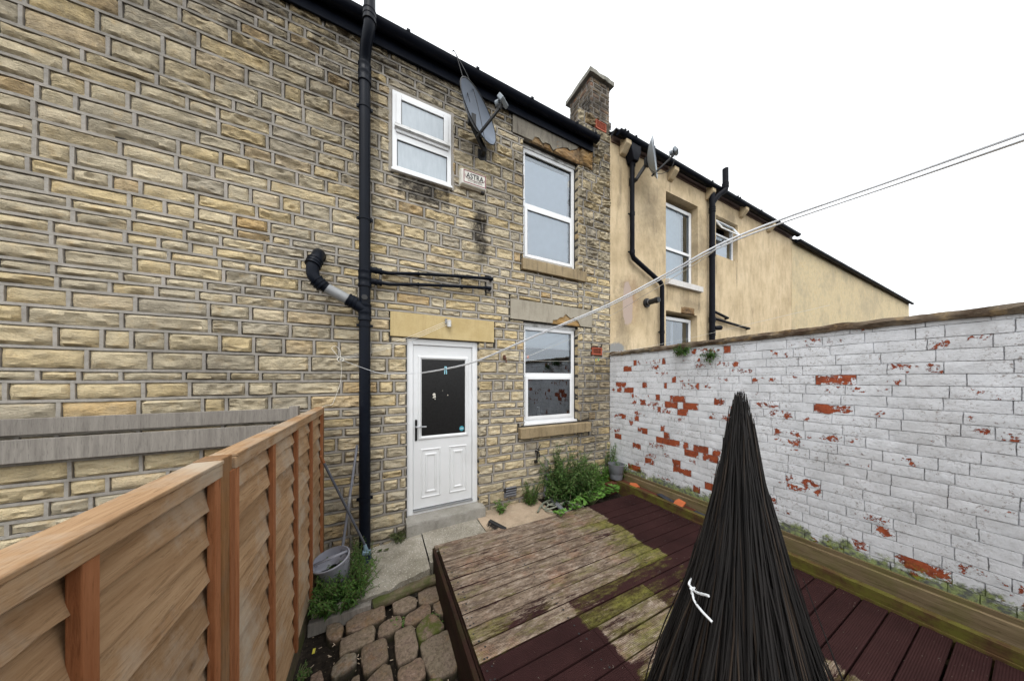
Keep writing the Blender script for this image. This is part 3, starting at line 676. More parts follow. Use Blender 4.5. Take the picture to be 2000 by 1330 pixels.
# air bricks
def air_brick(x0, x1, z0, z1, n, label):
    t = thing('air_brick', label, 'vent', ((x0+x1)/2, YW, z0), 'terracotta air bricks set in the stone house')
    m = MB(); frame_mb(m, x0+.006, x1-.006, z0+.004, z1-.004, YW-.02, YW+.02, .016); m.build('frame', 'terracotta', t, bevel=.002)
    h = (z1-z0-.04)/n
    s_ = MB()
    for k in range(n):
        zz = z0+.02+h*k; s_.add([(x0+.022, YW-.018, zz), (x1-.022, YW-.018, zz), (x1-.022, YW+.010, zz+h*.3), (x0+.022, YW+.010, zz+h*.3), (x0+.022, YW-.018, zz+h*.38), (x1-.022, YW-.018, zz+h*.38), (x1-.022, YW+.010, zz+h*.6), (x0+.022, YW+.010, zz+h*.6)], [(0, 1, 5, 4), (4, 5, 6, 7), (1, 0, 3, 2)])
    s_.build('louvre', 'terracotta', t)
    b = MB(); b.box(x0+.02, x1-.02, YW+.016, YW+.019, z0+.018, z1-.018); b.build('backing', 'terradark', t)
air_brick(3.254, 3.5, 6.21, 6.36, 5, 'terracotta air brick high in the sooty stonework below the chimney')
air_brick(3.175, 3.404, 2.40, 2.53, 5, 'terracotta air brick right of the ground floor window')
# ================================================================ rendered house next door
nb = thing('rendered_house', 'cream rendered terraced house with rain stains, black gutter and white windows beyond the white wall', 'house', (6.5, YW, 0))
nop = [(5.13, 6.22, 3.99, 5.75), (5.13, 6.20, 1.3, 3.37), (6.93, 7.90, 4.86, 5.77)]
m = MB(); skin(3.606, 11.0, -.05, 6.24, nop, YW+.004, .30, m)
m.box(3.61, 3.8, YW+.3, 8.0, -.05, 6.2); m.box(10.8, 11.0, YW+.3, 8.0, -.05, 6.2); m.box(3.8, 10.8, 7.8, 8.0, -.05, 6.2)
m.build('wall', 'render', nb)
m = MB(); m.box(3.63, 11.0, YW-.016, YW+.02, 6.13, 6.25, (.5, 0, 0)); m.build('fascia', 'brownfascia', nb)
m = gutter_mb(3.66, 11.0, YW-.075, 6.225, .06, clips=(3.75, 3.82, 4.02, 4.5, 6.4, 7.45, 7.55, 8.6, 9.6)); m.build('gutter', 'gutter', nb, smooth=40)
for x in (3.83, 5.18, 6.5, 7.95, 9.4):
    m = MB(); m.poly([(x, YW+.0, 5.97), (x, YW-.05, 5.99), (x, YW-.15, 6.10), (x, YW-.15, 6.17), (x, YW+.0, 6.24)], (.13, 0, 0), (.5, 0, 0)); m.build('corbel', 'cream', nb, bevel=.005)
m = MB()
for k in range(26):
    t0 = k/26; y0, z0 = YW-.12+4.6*t0, 6.26+2.5*t0; m.box(3.62, 11.0, y0, y0+.2, z0, z0+.02)
m.add([(3.62, YW-.1, 6.25), (11, YW-.1, 6.25), (11, 8, 8.72), (3.62, 8, 8.72), (11, 8, 6.2), (3.62, 8, 6.2), (11, YW, 6.2), (3.62, YW, 6.2)], [(0, 1, 2, 3), (4, 5, 3, 2), (1, 6, 4, 2), (0, 3, 5, 7), (6, 7, 5, 4)])
m.build('roof', 'slate', nb)
m = MB(); m.box(5.11, 6.30, YW-.07, YW+.13, 3.875, 3.99, (.5, 0, 0)); m.build('window_sill', 'whitesill', nb, bevel=.005)
YN = YW+.135
wn = sash_window(nb, 5.135, 6.21, 4.0, 5.66, YN, 4.72, sash='none', w=.07)
m = MB(); m.box(5.14, 5.80, YN+.08, YN+.09, 4.05, 5.62); m.box(5.80, 6.02, YN+.11, YN+.115, 4.05, 5.62); m.build('curtain', 'curtain', wn)
wn2 = sash_window(nb, 5.135, 6.19, 1.4, 3.30, YN, 2.1, sash='none', w=.07)
m = MB(); n = 40; m.add([p for i in range(n+1) for p in ((5.2+.42*i/n, YN+.09+.02*math.sin(i*1.3), 1.5), (5.2+.42*i/n, YN+.09+.02*math.sin(i*1.3), 3.25))], [(2*i, 2*i+2, 2*i+3, 2*i+1) for i in range(n)]); m.build('dark_curtain', 'darkcurtain', wn2)
m = MB(); m.box(5.60, 5.75, YN+.12, YN+.13, 1.5, 3.25); m.build('curtain', 'curtain', wn2)
m = MB(); stone(m, T, 5.62, 6.1, 3.36, 3.52, .02, .03, col=.2, soot=lambda a, b: .5); m.build('crumbled_lintel_edge', 'spall', nb, smooth=40)
# window with the open top light
ym = YW+.10
m = MB(); frame_mb(m, 6.935, 7.895, 4.88, 5.76, ym, ym+.06, .05); m.box(6.985, 7.845, ym+.001, ym+.06, 5.40, 5.45, (.5, 0, 0)); m.box(6.93, 7.9, ym-.06, ym+.04, 4.86, 4.885, (.5, 0, 0)); w4 = m.build('window', 'upvc', nb, bevel=.004)
m = MB(); m.add([(6.985, ym+.02, 4.93), (7.845, ym+.02, 4.93), (7.845, ym+.02, 5.4), (6.985, ym+.02, 5.4)], [(0, 1, 2, 3)]); m.build('pane', 'glass', w4)
m = MB(); m.box(6.99, 7.84, ym+.12, ym+.13, 4.93, 5.3); m.build('blind', 'blind', w4)
q = lambda x, s_, t_: (x, ym-.01-.17*s_-t_*.9, 5.73-.30*s_-t_*.4)   # hinged at the top, swung outward
m = MB()
for a, b, s0, s1 in ((6.99, 7.045, 0, 1), (7.785, 7.84, 0, 1), (7.045, 7.785, 0, .16), (7.045, 7.785, .84, 1)):
    vs = [q(x, s_, t_) for t_ in (0, .04) for s_ in (s0, s1) for x in (a, b)]
    m.add(vs, [(0, 1, 3, 2), (4, 6, 7, 5), (0, 4, 5, 1), (2, 3, 7, 6), (0, 2, 6, 4), (1, 5, 7, 3)], (.5, 0, 0))
m.build('open_sash', 'upvc', w4, bevel=.003)
m = MB(); m.add([q(7.045, .16, .02), q(7.785, .16, .02), q(7.785, .84, .02), q(7.045, .84, .02)], [(0, 1, 2, 3)]); m.build('open_pane', 'glass', w4)
# the next terrace on, seen edge on along the row
far = thing('far_stone_house', 'distant stone terraced house at the far end of the row', 'house', (18, YW, 0))
m = MB(); m.box(11.01, 26, YW, 8, -.05, 6.1); m.build('wall', 'stone', far)
gutter_mb(11.05, 26, YW-.05, 6.1, .06).build('gutter', 'gutter', far, smooth=40)
m = MB(); m.poly([(11.01, YW-.1, 6.11), (11.01, 8, 8.5), (11.01, 8, 6.11)], (15, 0, 0)); m.build('roof', 'slate', far)
# ================================================================ pipes
rnd.seed(21)
PX, PY, PR = -.134, 3.27, .055
def ringed(mb, a, b, r, n=3, rise=.006):
    a, b = Vector(a), Vector(b); pts, rs = [], []
    for t, q in ((0, 0), (.02, rise), (.16, rise), (.2, .002), (.42, .002), (.46, rise), (.6, rise), (.64, .002), (.84, .002), (.88, rise), (.98, rise), (1, 0)):
        pts.append(a.lerp(b, t)); rs.append(r+.002+q)
    mb.tube(pts, rs, 20)
soil = thing('soil_pipe', 'tall black soil pipe running up the stone house with a grey branch elbow', 'drainpipe', (PX, PY, .1))
m = MB(); m.tube([(PX, PY, .09), (PX, PY, 5.34)], PR, 20, c=(.4, 0, 0)); m.tube(smooth_path([(PX, PY, 5.33), (PX, PY-.01, 5.40), (PX+.02, PY-.09, 5.52), (PX+.045, PY-.14, 5.62), (PX+.05, PY-.15, 5.70), (PX+.05, PY-.15, 5.86)], 5), PR, 20, c=(.4, 0, 0))
m.build('pipe', 'pipe', soil, smooth=50)
m = MB(); m.tube([(PX+.05, PY-.15, 5.70), (PX+.05, PY-.15, 6.14)], PR-.0, 20, c=(.4, 0, 0)); m.build('vent_pipe', 'pipe', soil, smooth=50)
for a, b in ((5.16, 5.36), (2.62, 2.80), (2.98, 3.16)):
    m = MB(); ringed(m, (PX, PY, a), (PX, PY, b), PR+.002); m.build('collar', 'pipe', soil, smooth=35)
m = MB(); ringed(m, (PX+.05, PY-.15, 5.66), (PX+.05, PY-.15, 5.78), PR+.002); m.build('collar', 'pipe', soil, smooth=35)
for z in (3.71, 2.57, .72, 4.9):
    m = MB(); m.tube([(PX, PY, z-.015), (PX, PY, z+.015)], PR+.006, 20); m.box(PX-.078, PX-.05, PY-.01, PY+.01, z-.014, z+.014); m.box(PX+.05, PX+.078, PY-.01, PY+.01, z-.014, z+.014); m.box(PX-.012, PX+.012, PY+.05, YW, z-.01, z+.01)
    m.build('pipe_clip', 'pipe', soil, smooth=35)
bp = smooth_path([(-.55, 3.42, 3.27), (-.548, 3.33, 3.275), (-.555, 3.26, 3.20), (-.575, 3.22, 3.12), (-.575, 3.215, 3.02), (-.53, 3.22, 2.95), (-.47, 3.235, 2.91)], 6)
m = MB(); m.tube(bp, PR, 20, c=(.4, 0, 0)); m.build('elbow', 'pipe', soil, smooth=50)
for i, rr in ((16, 1), (30, 1)):
    m = MB(); d = (bp[i+1]-bp[i-1]).normalized(); ringed(m, bp[i]-d*.035, bp[i]+d*.045, PR+.003, rise=.008); m.build('collar', 'pipe', soil, smooth=35)
e1 = Vector((-.47, 3.235, 2.91)); e2 = Vector((PX-.01, 3.265, 2.76)); m = MB(); m.tube([e1-(e2-e1)*.1, e1.lerp(e2, .62)], PR-.001, 20, c=(.4, 0, 0)); m.build('grey_branch', 'greypipe', soil, smooth=50)
m = MB(); m.tube([e1.lerp(e2, .55), e2+Vector((.02, 0, -.03))], PR+.004, 20, c=(.4, 0, 0)); ringed(m, e1.lerp(e2, .55), e1.lerp(e2, .78), PR+.006); m.build('branch_socket', 'pipe', soil, smooth=40)
m = MB(); m.tube([(PX-.0, PY-.045, 2.86), (PX-.0, PY-.066, 2.86)], [.03, .028], 16); m.build('access_cap', 'rubber', soil, smooth=40)
for zz, z1, x1 in ((3.185, 3.34, 1.35), (3.06, 3.21, 1.33)):
    y = 3.335; t = thing('waste_pipe', ('upper' if zz > 3.1 else 'lower')+' of the two thin black waste pipes running right from the soil pipe', 'waste pipe', (.6, y, zz), 'thin black waste pipes on the stone wall')
    L = [(PX+.04, PY+.01, zz), (.1, y, zz+.01), (.5, y, zz+(z1-zz)*.45), (x1-.05, y, z1), (x1, y, z1)]
    m = MB(); m.tube([(L[0]), (.0, PY+.02, zz), *smooth_path(L[1:4], 5), (x1, y, z1), (x1+.012, y+.02, z1), (x1+.015, YW+.02, z1)], .0195, 12, c=(.4, 0, 0)); m.build('pipe', 'pipe', t, smooth=50)
    m = MB(); ringed(m, (PX+.045, PY+.012, zz), (.03, PY+.03, zz+.003), .027); m.build('boss', 'pipe', t, smooth=40)
    m = MB(); m.tube([(x1-.06, y, z1), (x1+.018, y, z1)], .025, 12); m.build('end_elbow', 'pipe', t, smooth=40)
    for x in (.42, .95):
        m = MB(); zc = zz+(z1-zz)*(.39 if x < .5 else .72); m.tube([(x-.008, y, zc), (x+.008, y, zc)], .026, 12); m.box(x-.006, x+.006, y+.015, YW, zc-.006, zc+.006); m.build('pipe_clip', 'pipe', t, smooth=40)
m = MB(); stone(m, T, 1.305, 1.41, 3.165, 3.39, .012, .02, col=.2); m.build('mortar_patch', 'mortar', house, smooth=40)
dp = thing('downpipe', 'black downpipe with hopper and dog leg on the cream rendered house', 'drainpipe', (4.07, YW-.07, 2.2))
y = YW-.075
m = MB(); m.tube([(4.066, y, 6.02), (4.066, y, 4.24), (4.10, y, 4.17), (4.86, y, 3.85), (4.895, y, 3.78), (4.895, y, 2.1)], .040, 14, c=(.4, 0, 0)); m.build('pipe', 'iron', dp, smooth=50)
m = MB(); m.poly([(3.955, y-.08, 6.15), (4.20, y-.08, 6.15), (4.20, y-.08, 6.04), (4.13, y-.08, 5.86), (4.02, y-.08, 5.86), (3.955, y-.08, 6.04)][::-1], (0, .15, 0)); m.tube([(4.075, y, 5.80), (4.075, y, 5.9)], .05, 14); m.build('hopper', 'iron', dp, bevel=.01)
m = MB(); m.tube([(4.13, y-.03, 6.15), (4.13, y-.03, 6.22)], .03, 12); m.build('outlet', 'greypipe', dp, smooth=40)
for x, z in ((4.066, 4.95), (4.066, 4.27), (4.895, 2.9)):
    m = MB(); m.tube([(x, y, z-.03), (x, y, z+.03)], .046, 14); m.box(x-.075, x-.03, y+.02, y+.03, z-.012, z+.012); m.box(x+.03, x+.075, y+.02, y+.03, z-.012, z+.012); m.build('pipe_clip', 'iron', dp, smooth=40)
s2 = thing('soil_pipe', 'black soil pipe rising past the gutter between the two upstairs windows of the cream house', 'drainpipe', (6.6, YW-.08, 2.0))
y = YW-.09
m = MB(); m.tube(smooth_path([(6.59, y, 2.0), (6.59, y, 5.78), (6.59, y, 5.86), (6.68, y-.06, 6.02), (6.80, y-.13, 6.13), (6.83, y-.14, 6.22), (6.83, y-.14, 6.62)], 6), .056, 16, c=(.4, 0, 0)); m.build('pipe', 'iron', s2, smooth=50)
for z in (5.72, 4.75, 3.3, 3.0):
    m = MB(); ringed(m, (6.59, y, z-.05), (6.59, y, z+.06), .058); m.build('collar', 'iron', s2, smooth=40)
m = MB(); ringed(m, (6.83, y-.14, 6.2), (6.83, y-.14, 6.3), .058); m.build('collar', 'iron', s2, smooth=40)
m = MB(); m.tube([(6.62, y-.02, 3.12), (6.82, y-.05, 3.14)], .05, 14); m.build('access_branch', 'iron', s2, smooth=40)
for k, (p, lab) in enumerate(((((6.66, YW-.06, 3.52), (7.3, YW-.06, 3.42), (7.32, YW, 3.42)), 'short upper black waste pipe on the cream house'), (((6.66, YW-.06, 3.36), (8.0, YW-.06, 3.27), (8.3, YW-.06, 3.26), (8.3, YW, 3.26)), 'long lower black waste pipe on the cream house'))):
    m = MB(); m.tube(p, .028, 12); o = m.build('waste_pipe', 'iron', None, smooth=50); tag(o, lab, 'waste pipe', 'black waste pipes on the cream house')
fl = thing('boiler_flue', 'black round boiler flue poking out of the cream rendered wall', 'flue', (4.62, YW, 3.45))
c = wall(1262, 592); m = MB(); m.tube([(c.x, YW+.0, c.z), (c.x, YW-.03, c.z)], .085, 18); m.build('wall_plate', 'rubber', fl, smooth=40)
m = MB(); m.tube([(c.x, YW-.03, c.z), (c.x, YW-.26, c.z)], .05, 16); m.tube([(c.x, YW-.2, c.z), (c.x, YW-.23, c.z)], .056, 16); m.build('tube', 'rubber', fl, smooth=40)
m = MB(); m.tube([(c.x, YW-.06, c.z), (c.x, YW-.075, c.z)], .052, 16); m.build('band', 'greyplastic', fl, smooth=40)
# ================================================================ satellite dishes
def dish_at(c, az, el, rx, rz, label, mname, foot, flip=1):
    t = thing('satellite_dish', label, 'satellite dish', foot, 'satellite dishes under the gutters')
    N = Vector((math.sin(az)*math.cos(el), -math.cos(az)*math.cos(el), math.sin(el))); U = Vector((0, 0, 1)); U = (U-N*U.dot(N)).normalized(); Rr = U.cross(N)
    c = Vector(c); m = MB(); nr, ns_ = 9, 40; vs = []
    for side_ in (0, 1):
        for i in range(nr+1):
            q = i/nr; dep = .11*(q*q-1)-(.006 if side_ else 0)
            if i == nr: dep += 0.004
            for k in range(ns_):
                th = 2*math.pi*k/ns_; vs.append(c+Rr*(rx*q*math.cos(th))+U*(rz*q*math.sin(th))+N*dep)
    b = (nr+1)*ns_; fs = []
    for i in range(nr):
        for k in range(ns_):
            a0, a1, a2, a3 = i*ns_+k, i*ns_+(k+1) % ns_, (i+1)*ns_+(k+1) % ns_, (i+1)*ns_+k
            fs += [(a0, a1, a2, a3), (b+a3, b+a2, b+a1, b+a0)]
    fs += [(nr*ns_+k, nr*ns_+(k+1) % ns_, b+nr*ns_+(k+1) % ns_, b+nr*ns_+k) for k in range(ns_)]
    m.add(vs, fs, (.5, 0, 0)); m.build('reflector', mname, t, smooth=60)
    m = MB(); m.tube([c+Rr*(rx*1.005*math.cos(q*math.pi/20))+U*(rz*1.005*math.sin(q*math.pi/20)) for q in range(41)], .007, 8, cap=False); m.build('rim', 'rubber' if mname == 'dish' else mname, t, smooth=60)
    bot = c-U*rz*.90-N*.02; lnb = c-U*rz*.30+N*(rx*.86)
    m = MB(); m.bar(bot-N*.05-U*.02, bot+(lnb-bot)*.86, .024, .03); m.build('arm', 'rubber', t, bevel=.004)
    m = MB(); e = bot+(lnb-bot)*.86; m.bar(e, lnb+U*.03, .03, .045); m.build('lnb_holder', 'rubber', t, bevel=.006)
    m = MB(); b0 = lnb+U*.05; 
    m.bar(b0+N*.035-U*.045, b0-N*.01+U*.035, .13, .05, N); m.tube([b0-N*.03, b0-N*.08], [.034, .04], 14); m.build('lnb', 'lnb', t, bevel=.008)
    back = c-N*.12
    m = MB(); m.box(back.x-.05, back.x+.05, back.y-.02, back.y+.03, back.z-.08, back.z+.06); m.bar(back+Vector((0, .02, -.03)), Vector(foot)+Vector((0, -.1, .0)), .05, .05); m.bar(Vector(foot)+Vector((0, -.12, 0)), Vector(foot)+Vector((0, .0, 0)), .05, .05, (1, 0, 0)); m.box(foot[0]-.06, foot[0]+.06, YW-.02, YW-.004+.02, foot[2]-.07, foot[2]+.07); m.build('bracket', 'rubber', t, bevel=.004)
    return t, c, N, U, Rr, lnb, bot
c1 = wall(937, 222, 3.12)
d1 = dish_at(c1, R(35), R(5), .365, .275, 'large dark grey satellite dish on the stone wall under the gutter', 'dish', (c1.x+.13, YW, c1.z-.27))
c2 = wall(1279, 309, 3.05)
d2 = dish_at(c2, R(30), R(4), .34, .30, 'pale satellite dish seen edge on under the cream house gutter', 'dishlight', (c2.x-.16, YW, c2.z-.26))
a = wall(884, 102, 3.24); m = MB()
for q0, q1 in (((908, 165), (918, 200)), ((926, 180), (950, 290))):
    e = wall(*q0, 3.1); f = wall(*q1, 3.1); m.tube(smooth_path([a, a+Vector((.03, -.02, -.02)), e, f], 5), .004, 6)
tag(m.build('aerial_cable', 'rubber', None, smooth=60), 'black aerial cables hanging from the gutter to the big grey dish', 'cable')
m = MB(); l = d2[5]; m.tube(smooth_path([l-Vector((0, 0, .03)), l+Vector((-.05, .02, -.22)), l+Vector((-.2, .1, -.33)), l+Vector((-.3, .2, -.25)), l+Vector((-.33, .3, -.05))], 6), .004, 6)
tag(m.build('aerial_cable', 'rubber', None, smooth=60), 'thin black cable looping below the pale dish arm', 'cable')
# ================================================================ alarm box with its writing
al = thing('alarm_box', 'white burglar alarm box lettered ASTRA in a maroon border below the small window', 'alarm box', (1.1, YW, 4.47))
m = MB(); m.add([(x, y, z) for y, i in ((YW-.0, 0), (YW-.05, 0), (YW-.085, .02)) for x, z in ((.925+i, 4.475+i*.9), (1.283-i, 4.475+i*.9), (1.283-i, 4.685-i*.6), (.925+i, 4.685-i*.6))],
             [(4*i+k, 4*i+(k+1) % 4, 4*i+4+(k+1) % 4, 4*i+4+k) for i in range(2) for k in range(4)]+[(8, 9, 10, 11)], (.5, 0, 0)); m.build('cover', 'alarm', al, bevel=.009, smooth=40)
m = MB(); m.box(.94, 1.27, YW-.05, YW-.005, 4.468, 4.475, (.5, 0, 0)); m.build('underside', 'alarmdirty', al); m = MB(); m.box(1.215, 1.262, YW-.062, YW-.012, 4.462, 4.482); m.build('lamp_lens', 'black', al, bevel=.004)
m = MB(); frame_mb(m, .966, 1.264, 4.508, 4.665, YW-.0875, YW-.0845, .0085); m.build('printed_border', 'maroon', al)
def lettering(s, x0, x1, z0, z1, y, mat, parent, name='lettering', bold=.0):
    cu = bpy.data.curves.new('t', 'FONT'); cu.body = s; cu.size = 1; cu.offset = bold; cu.extrude = 0.0
    to = bpy.data.objects.new('t', cu); COL.objects.link(to); bpy.context.view_layer.update()
    me = to.to_mesh(); vs = [v.co.copy() for v in me.vertices]; fs = [tuple(p.vertices) for p in me.polygons]; to.to_mesh_clear(); bpy.data.objects.remove(to)
    ax, bx = min(v.x for v in vs), max(v.x for v in vs); ay, by = min(v.y for v in vs), max(v.y for v in vs)
    m = MB(); m.add([(x0+(v.x-ax)/(bx-ax)*(x1-x0), y, z0+(v.y-ay)/(by-ay)*(z1-z0)) for v in vs], fs, (.5, 0, 0)); return m, [ (x0+(x1-x0)*t) for t in (0, 1)]
m, _ = lettering('ASTRA', 1.0, 1.232, 4.572, 4.640, YW-.0885, 'printblack', al, bold=.012)
for x in (1.0, 1.027, 1.037, 1.118-.006, 1.145, 1.17, 1.188, 1.212, 1.222): m.box(x-.002, x+.011, YW-.0887, YW-.0885, 4.571, 4.5745, (.5, 0, 0))
m.build('lettering', 'printblack', al)
m, _ = lettering('0161 303 0370', 1.02, 1.215, 4.530, 4.547, YW-.0885, 'printblack', al); m.build('lettering', 'printblack', al)
m = MB(); m.tube(smooth_path([(.99, YW-.088, 4.61), (.985, YW-.088, 4.59), (1.02, YW-.088, 4.566), (1.12, YW-.088, 4.556), (1.2, YW-.088, 4.562), (1.245, YW-.088, 4.59), (1.238, YW-.088, 4.605)], 5), .0022, 4); m.build('printed_swoosh', 'maroon', al)
# ================================================================ little fittings
lf = thing('cable_fitting', 'small white cylindrical fitting on the lintel over the door', 'wall fitting', (.80, YW-.02, 2.70))
m = MB(); p = wall(877, 632, 3.35); m.tube([(p.x, 3.345, p.z-.045), (p.x, 3.345, p.z+.04)], .026, 14, c=(.5, 0, 0)); m.build('body', 'dirtyupvc', lf, bevel=.006, smooth=40)
m = MB(); m.box(p.x-.045, p.x-.02, 3.355, 3.386, p.z+.0, p.z+.06); m.build('back_plate', 'greyplastic', lf)
hk = MB(); hp = wall(665, 702, 3.33); hk.tube([hp+Vector((0, .1, 0)), hp], .006, 6); hk.tube([hp+Vector((.02*math.cos(q*.7), 0, .02*math.sin(q*.7))) for q in range(10)], .005, 6); tag(hk.build('wall_hook', 'darkmetal', None, smooth=50), 'dark wall hook left of the soil pipe where the washing line is knotted', 'hook')
hk = MB(); rp = wall(986, 696, 3.35); hk.box(rp.x-.012, rp.x+.012, 3.34, 3.41, rp.z-.04, rp.z+.02); hk.bar(rp+Vector((0, -.02, .0)), rp+Vector((.01, -.03, -.09)), .018, .012); hk.bar(rp+Vector((-.02, -.03, -.03)), rp+Vector((.03, -.01, -.02)), .01, .01); tag(hk.build('rusty_hook', 'rust', None, bevel=.003), 'rusty iron hook in the wall between door and kitchen window', 'hook')
tp = thing('garden_tap', 'small dark outdoor tap on the stone wall beneath the window', 'tap', (2.12, 3.38, .85)); p = wall(1050, 882, 3.34)
m = MB(); m.tube([(p.x, 3.42, p.z), (p.x, 3.31, p.z)], .014, 10); m.tube(smooth_path([(p.x, 3.33, p.z), (p.x, 3.30, p.z-.02), (p.x, 3.29, p.z-.06)], 4), .012, 10); m.tube([(p.x, 3.35, p.z-.02), (p.x, 3.36, p.z-.14)], .011, 8); m.box(p.x-.03, p.x+.01, 3.35, 3.40, p.z-.17, p.z-.13); m.build('body', 'darkmetal', tp, smooth=40)
m = MB(); m.bar((p.x-.045, 3.32, p.z+.06), (p.x+.03, 3.33, p.z+.02), .012, .012); m.tube([(p.x, 3.32, p.z), (p.x, 3.32, p.z+.05)], .007, 8); m.bar((p.x, 3.32, p.z+.04), (p.x+.03, 3.31, p.z+.11), .01, .01); m.build('lever', 'darkmetal', tp)
gv = thing('grey_vent_cover', 'grey slatted plastic vent cover low on the wall right of the door', 'vent', (1.66, YW, .28)); a = wall(986, 976, 3.36); b = wall(1006, 953, 3.36)
m = MB(); x0, x1, z0, z1 = a.x, b.x+.02, a.z+.02, b.z+.0
m.box(x0, x1, 3.36, 3.41, z0, z1-.03)
for k in range(4): m.add([(x0+.008, 3.358, z0+.01+k*.035), (x1-.008, 3.358, z0+.01+k*.035), (x1-.008, 3.335, z0+.035+k*.035), (x0+.008, 3.335, z0+.035+k*.035), (x0+.008, 3.358, z0+.042+k*.035), (x1-.008, 3.358, z0+.042+k*.035)], [(0, 1, 2, 3), (3, 2, 5, 4)])
m.build('cover', 'greyplastic', gv); m = MB(); m.box(x0-.003, x1+.003, 3.35, 3.41, z1-.03, z1+.01); m.build('vent_top', 'black', gv)
m = MB(); a = wall(1064, 962, 3.33); b = wall(1069, 925, 3.36); m.tube([a+Vector((0, 0, -.05)), b], .026, 14); tag(m.build('conduit', 'greyplastic', None, smooth=50), 'short grey plastic conduit leaning at the wall foot beside the bush', 'pipe')
m = MB(); a = wall(1068, 905, 3.37); m.box(a.x-.03, a.x+.03, 3.36, 3.41, a.z-.1, a.z+.07); tag(m.build('mortar_strip', 'mortar', house, bevel=.01), 'x', 'x') if False else m.build('mortar_strip', 'mortar', house, bevel=.01)
# things on the kitchen window board, behind the glass
sp = thing('soap_bottle', 'blue washing up bottle standing inside the kitchen window', 'bottle', (1.99, 3.56, 1.40))
m = MB(); m.lathe((1.985, 3.56, 1.40), [(0, 0), (.036, .002), (.036, .10), (.03, .13), (.012, .15), (.012, .18), (0, .182)], 14); m.build('bottle', 'soap', sp, smooth=50); m = MB(); m.lathe((1.985, 3.56, 1.58), [(.013, 0), (.013, .03), (.005, .05), (0, .05)], 10); m.build('cap', 'signwhite', sp, smooth=50)
s3 = thing('soap_dispenser', 'small pale pump dispenser inside the kitchen window', 'bottle', (2.25, 3.56, 1.40))
m = MB(); m.lathe((2.25, 3.56, 1.40), [(0, 0), (.03, .002), (.03, .09), (.012, .11), (.012, .12), (0, .12)], 14); m.build('bottle', 'soapw', s3, smooth=50); m = MB(); m.tube([(2.25, 3.56, 1.52), (2.25, 3.56, 1.56), (2.21, 3.55, 1.56)], .006, 8); m.build('pump', 'signwhite', s3)
m = MB(); m.box(1.70, 3.1, YW+.13, YW+.45, 1.35, 1.40, (.5, 0, 0)); m.build('window_board', 'interior', house)
# ================================================================ washing lines
B0 = Vector((.72, .31, 0))
def line_pts(A, uv, B=None):
    """points of a hanging line sighted at uv, all lying in the vertical plane through A and the far anchor"""
    B = B or B0; out = []
    for u, v in uv:
        th = AZ+math.atan((u-CX)/F); dx, dy = math.sin(th), math.cos(th)
        ex, ey = B.x-A.x, B.y-A.y
        r = (A.x*ey-A.y*ex)/(dx*ey-dy*ex); x, y = r*dx, r*dy
        out.append(Vector((x, y, EYE-(v-HY)/F*(x*math.sin(AZ)+y*math.cos(AZ)))))
    return out
A = hp.copy()
L1 = [A]+line_pts(A, [(735, 727), (780, 729.5), (823, 728), (870, 720), (930, 705), (1025, 664), (1108, 629), (1192, 593), (1300, 536), (1442, 461)])
LE = Vector((1.30, -1.70, 2.47)); L1 += [L1[-1].lerp(LE, q) for q in (.12, .3, .55, .8, 1)]
m = MB(); m.tube(smooth_path(L1[:5], 5), .0016, 6, c=(.5, 0, 0)); wl = thing('washing_line', 'thick white washing line sweeping from the hook up across the yard to the right', 'washing line', (A.x, A.y, A.z))
m.build('line', 'line', wl, smooth=60)
P = smooth_path(L1[3:], 5)
m = MB(); m.tube(P, .0023, 6, c=(.5, 0, 0)); m.build('line', 'line', wl, smooth=60)
m = MB(); m.tube([p+Vector((.001, .002, -.0035-.006*sstep(0, 1, i/len(P)))) for i, p in enumerate(P)], .0016, 6, c=(.5, 0, 0)); m.build('line', 'line', wl, smooth=60)
A2 = wall(1140, 645, 3.38); B2 = Vector((.78, .30, 0))
L2 = [A2]+line_pts(A2, [(1192, 617), (1250, 582), (1300, 552), (1370, 508), (1442, 466)], B2); LE2 = Vector((1.32, -1.70, 2.44)); L2 += [L2[-1].lerp(LE2, q) for q in (.12, .3, .55, .8, 1)]
m = MB(); m.tube(smooth_path(L2, 4), .0012, 6, c=(.5, 0, 0)); tag(m.build('washing_line', 'string', None, smooth=60), 'thin white line just below the thick washing line on the right', 'washing line')
A4 = wall(1024, 697, 3.36)
m = MB(); m.tube(smooth_path([rp+Vector((0, -.03, 0)), A4, *[wall(u, v, 3.33) for u, v in ((1060, 684), (1090, 672), (1120, 659), (1140, 646))]], 4), .0016, 6, c=(.5, 0, 0)); tag(m.build('washing_line', 'string', None, smooth=60), 'short white string crossing the kitchen window with an orange peg on it', 'washing line')
B3 = Vector((3.5, 1.0, 0)); A3 = rp+Vector((0, -.03, -.01))
L3 = [A3, wall(1024, 703, 3.33), wall(1070, 705, 3.33), wall(1120, 705, 3.33), wall(1165, 704, 3.33), wall(1188, 694, 3.30)]+[side(u, v, 3.50) for u, v in ((1250, 680), (1340, 662), (1442, 638))]; L3 += [L3[-1]+(L3[-1]-L3[-2])*1.2]
m = MB(); m.tube(smooth_path(L3, 4), .0014, 6, c=(.5, 0, 0)); tag(m.build('washing_line', 'string', None, smooth=60), 'thin slack line from the rusty hook past the window and over the white wall', 'washing line')
m = MB()
p0 = Vector((.80, 3.33, 2.72))
for dz, dy, sg in ((.0, 0, .05), (-.012, -.008, .06), (.01, -.015, .035)):
    m.tube(smooth_path([A+Vector((0, -.01, dz)), A.lerp(p0, .5)+Vector((0, -.05+dy, -sg+dz)), p0+Vector((0, dy, dz*2))], 8), .0018, 5, c=(.5, 0, 0))
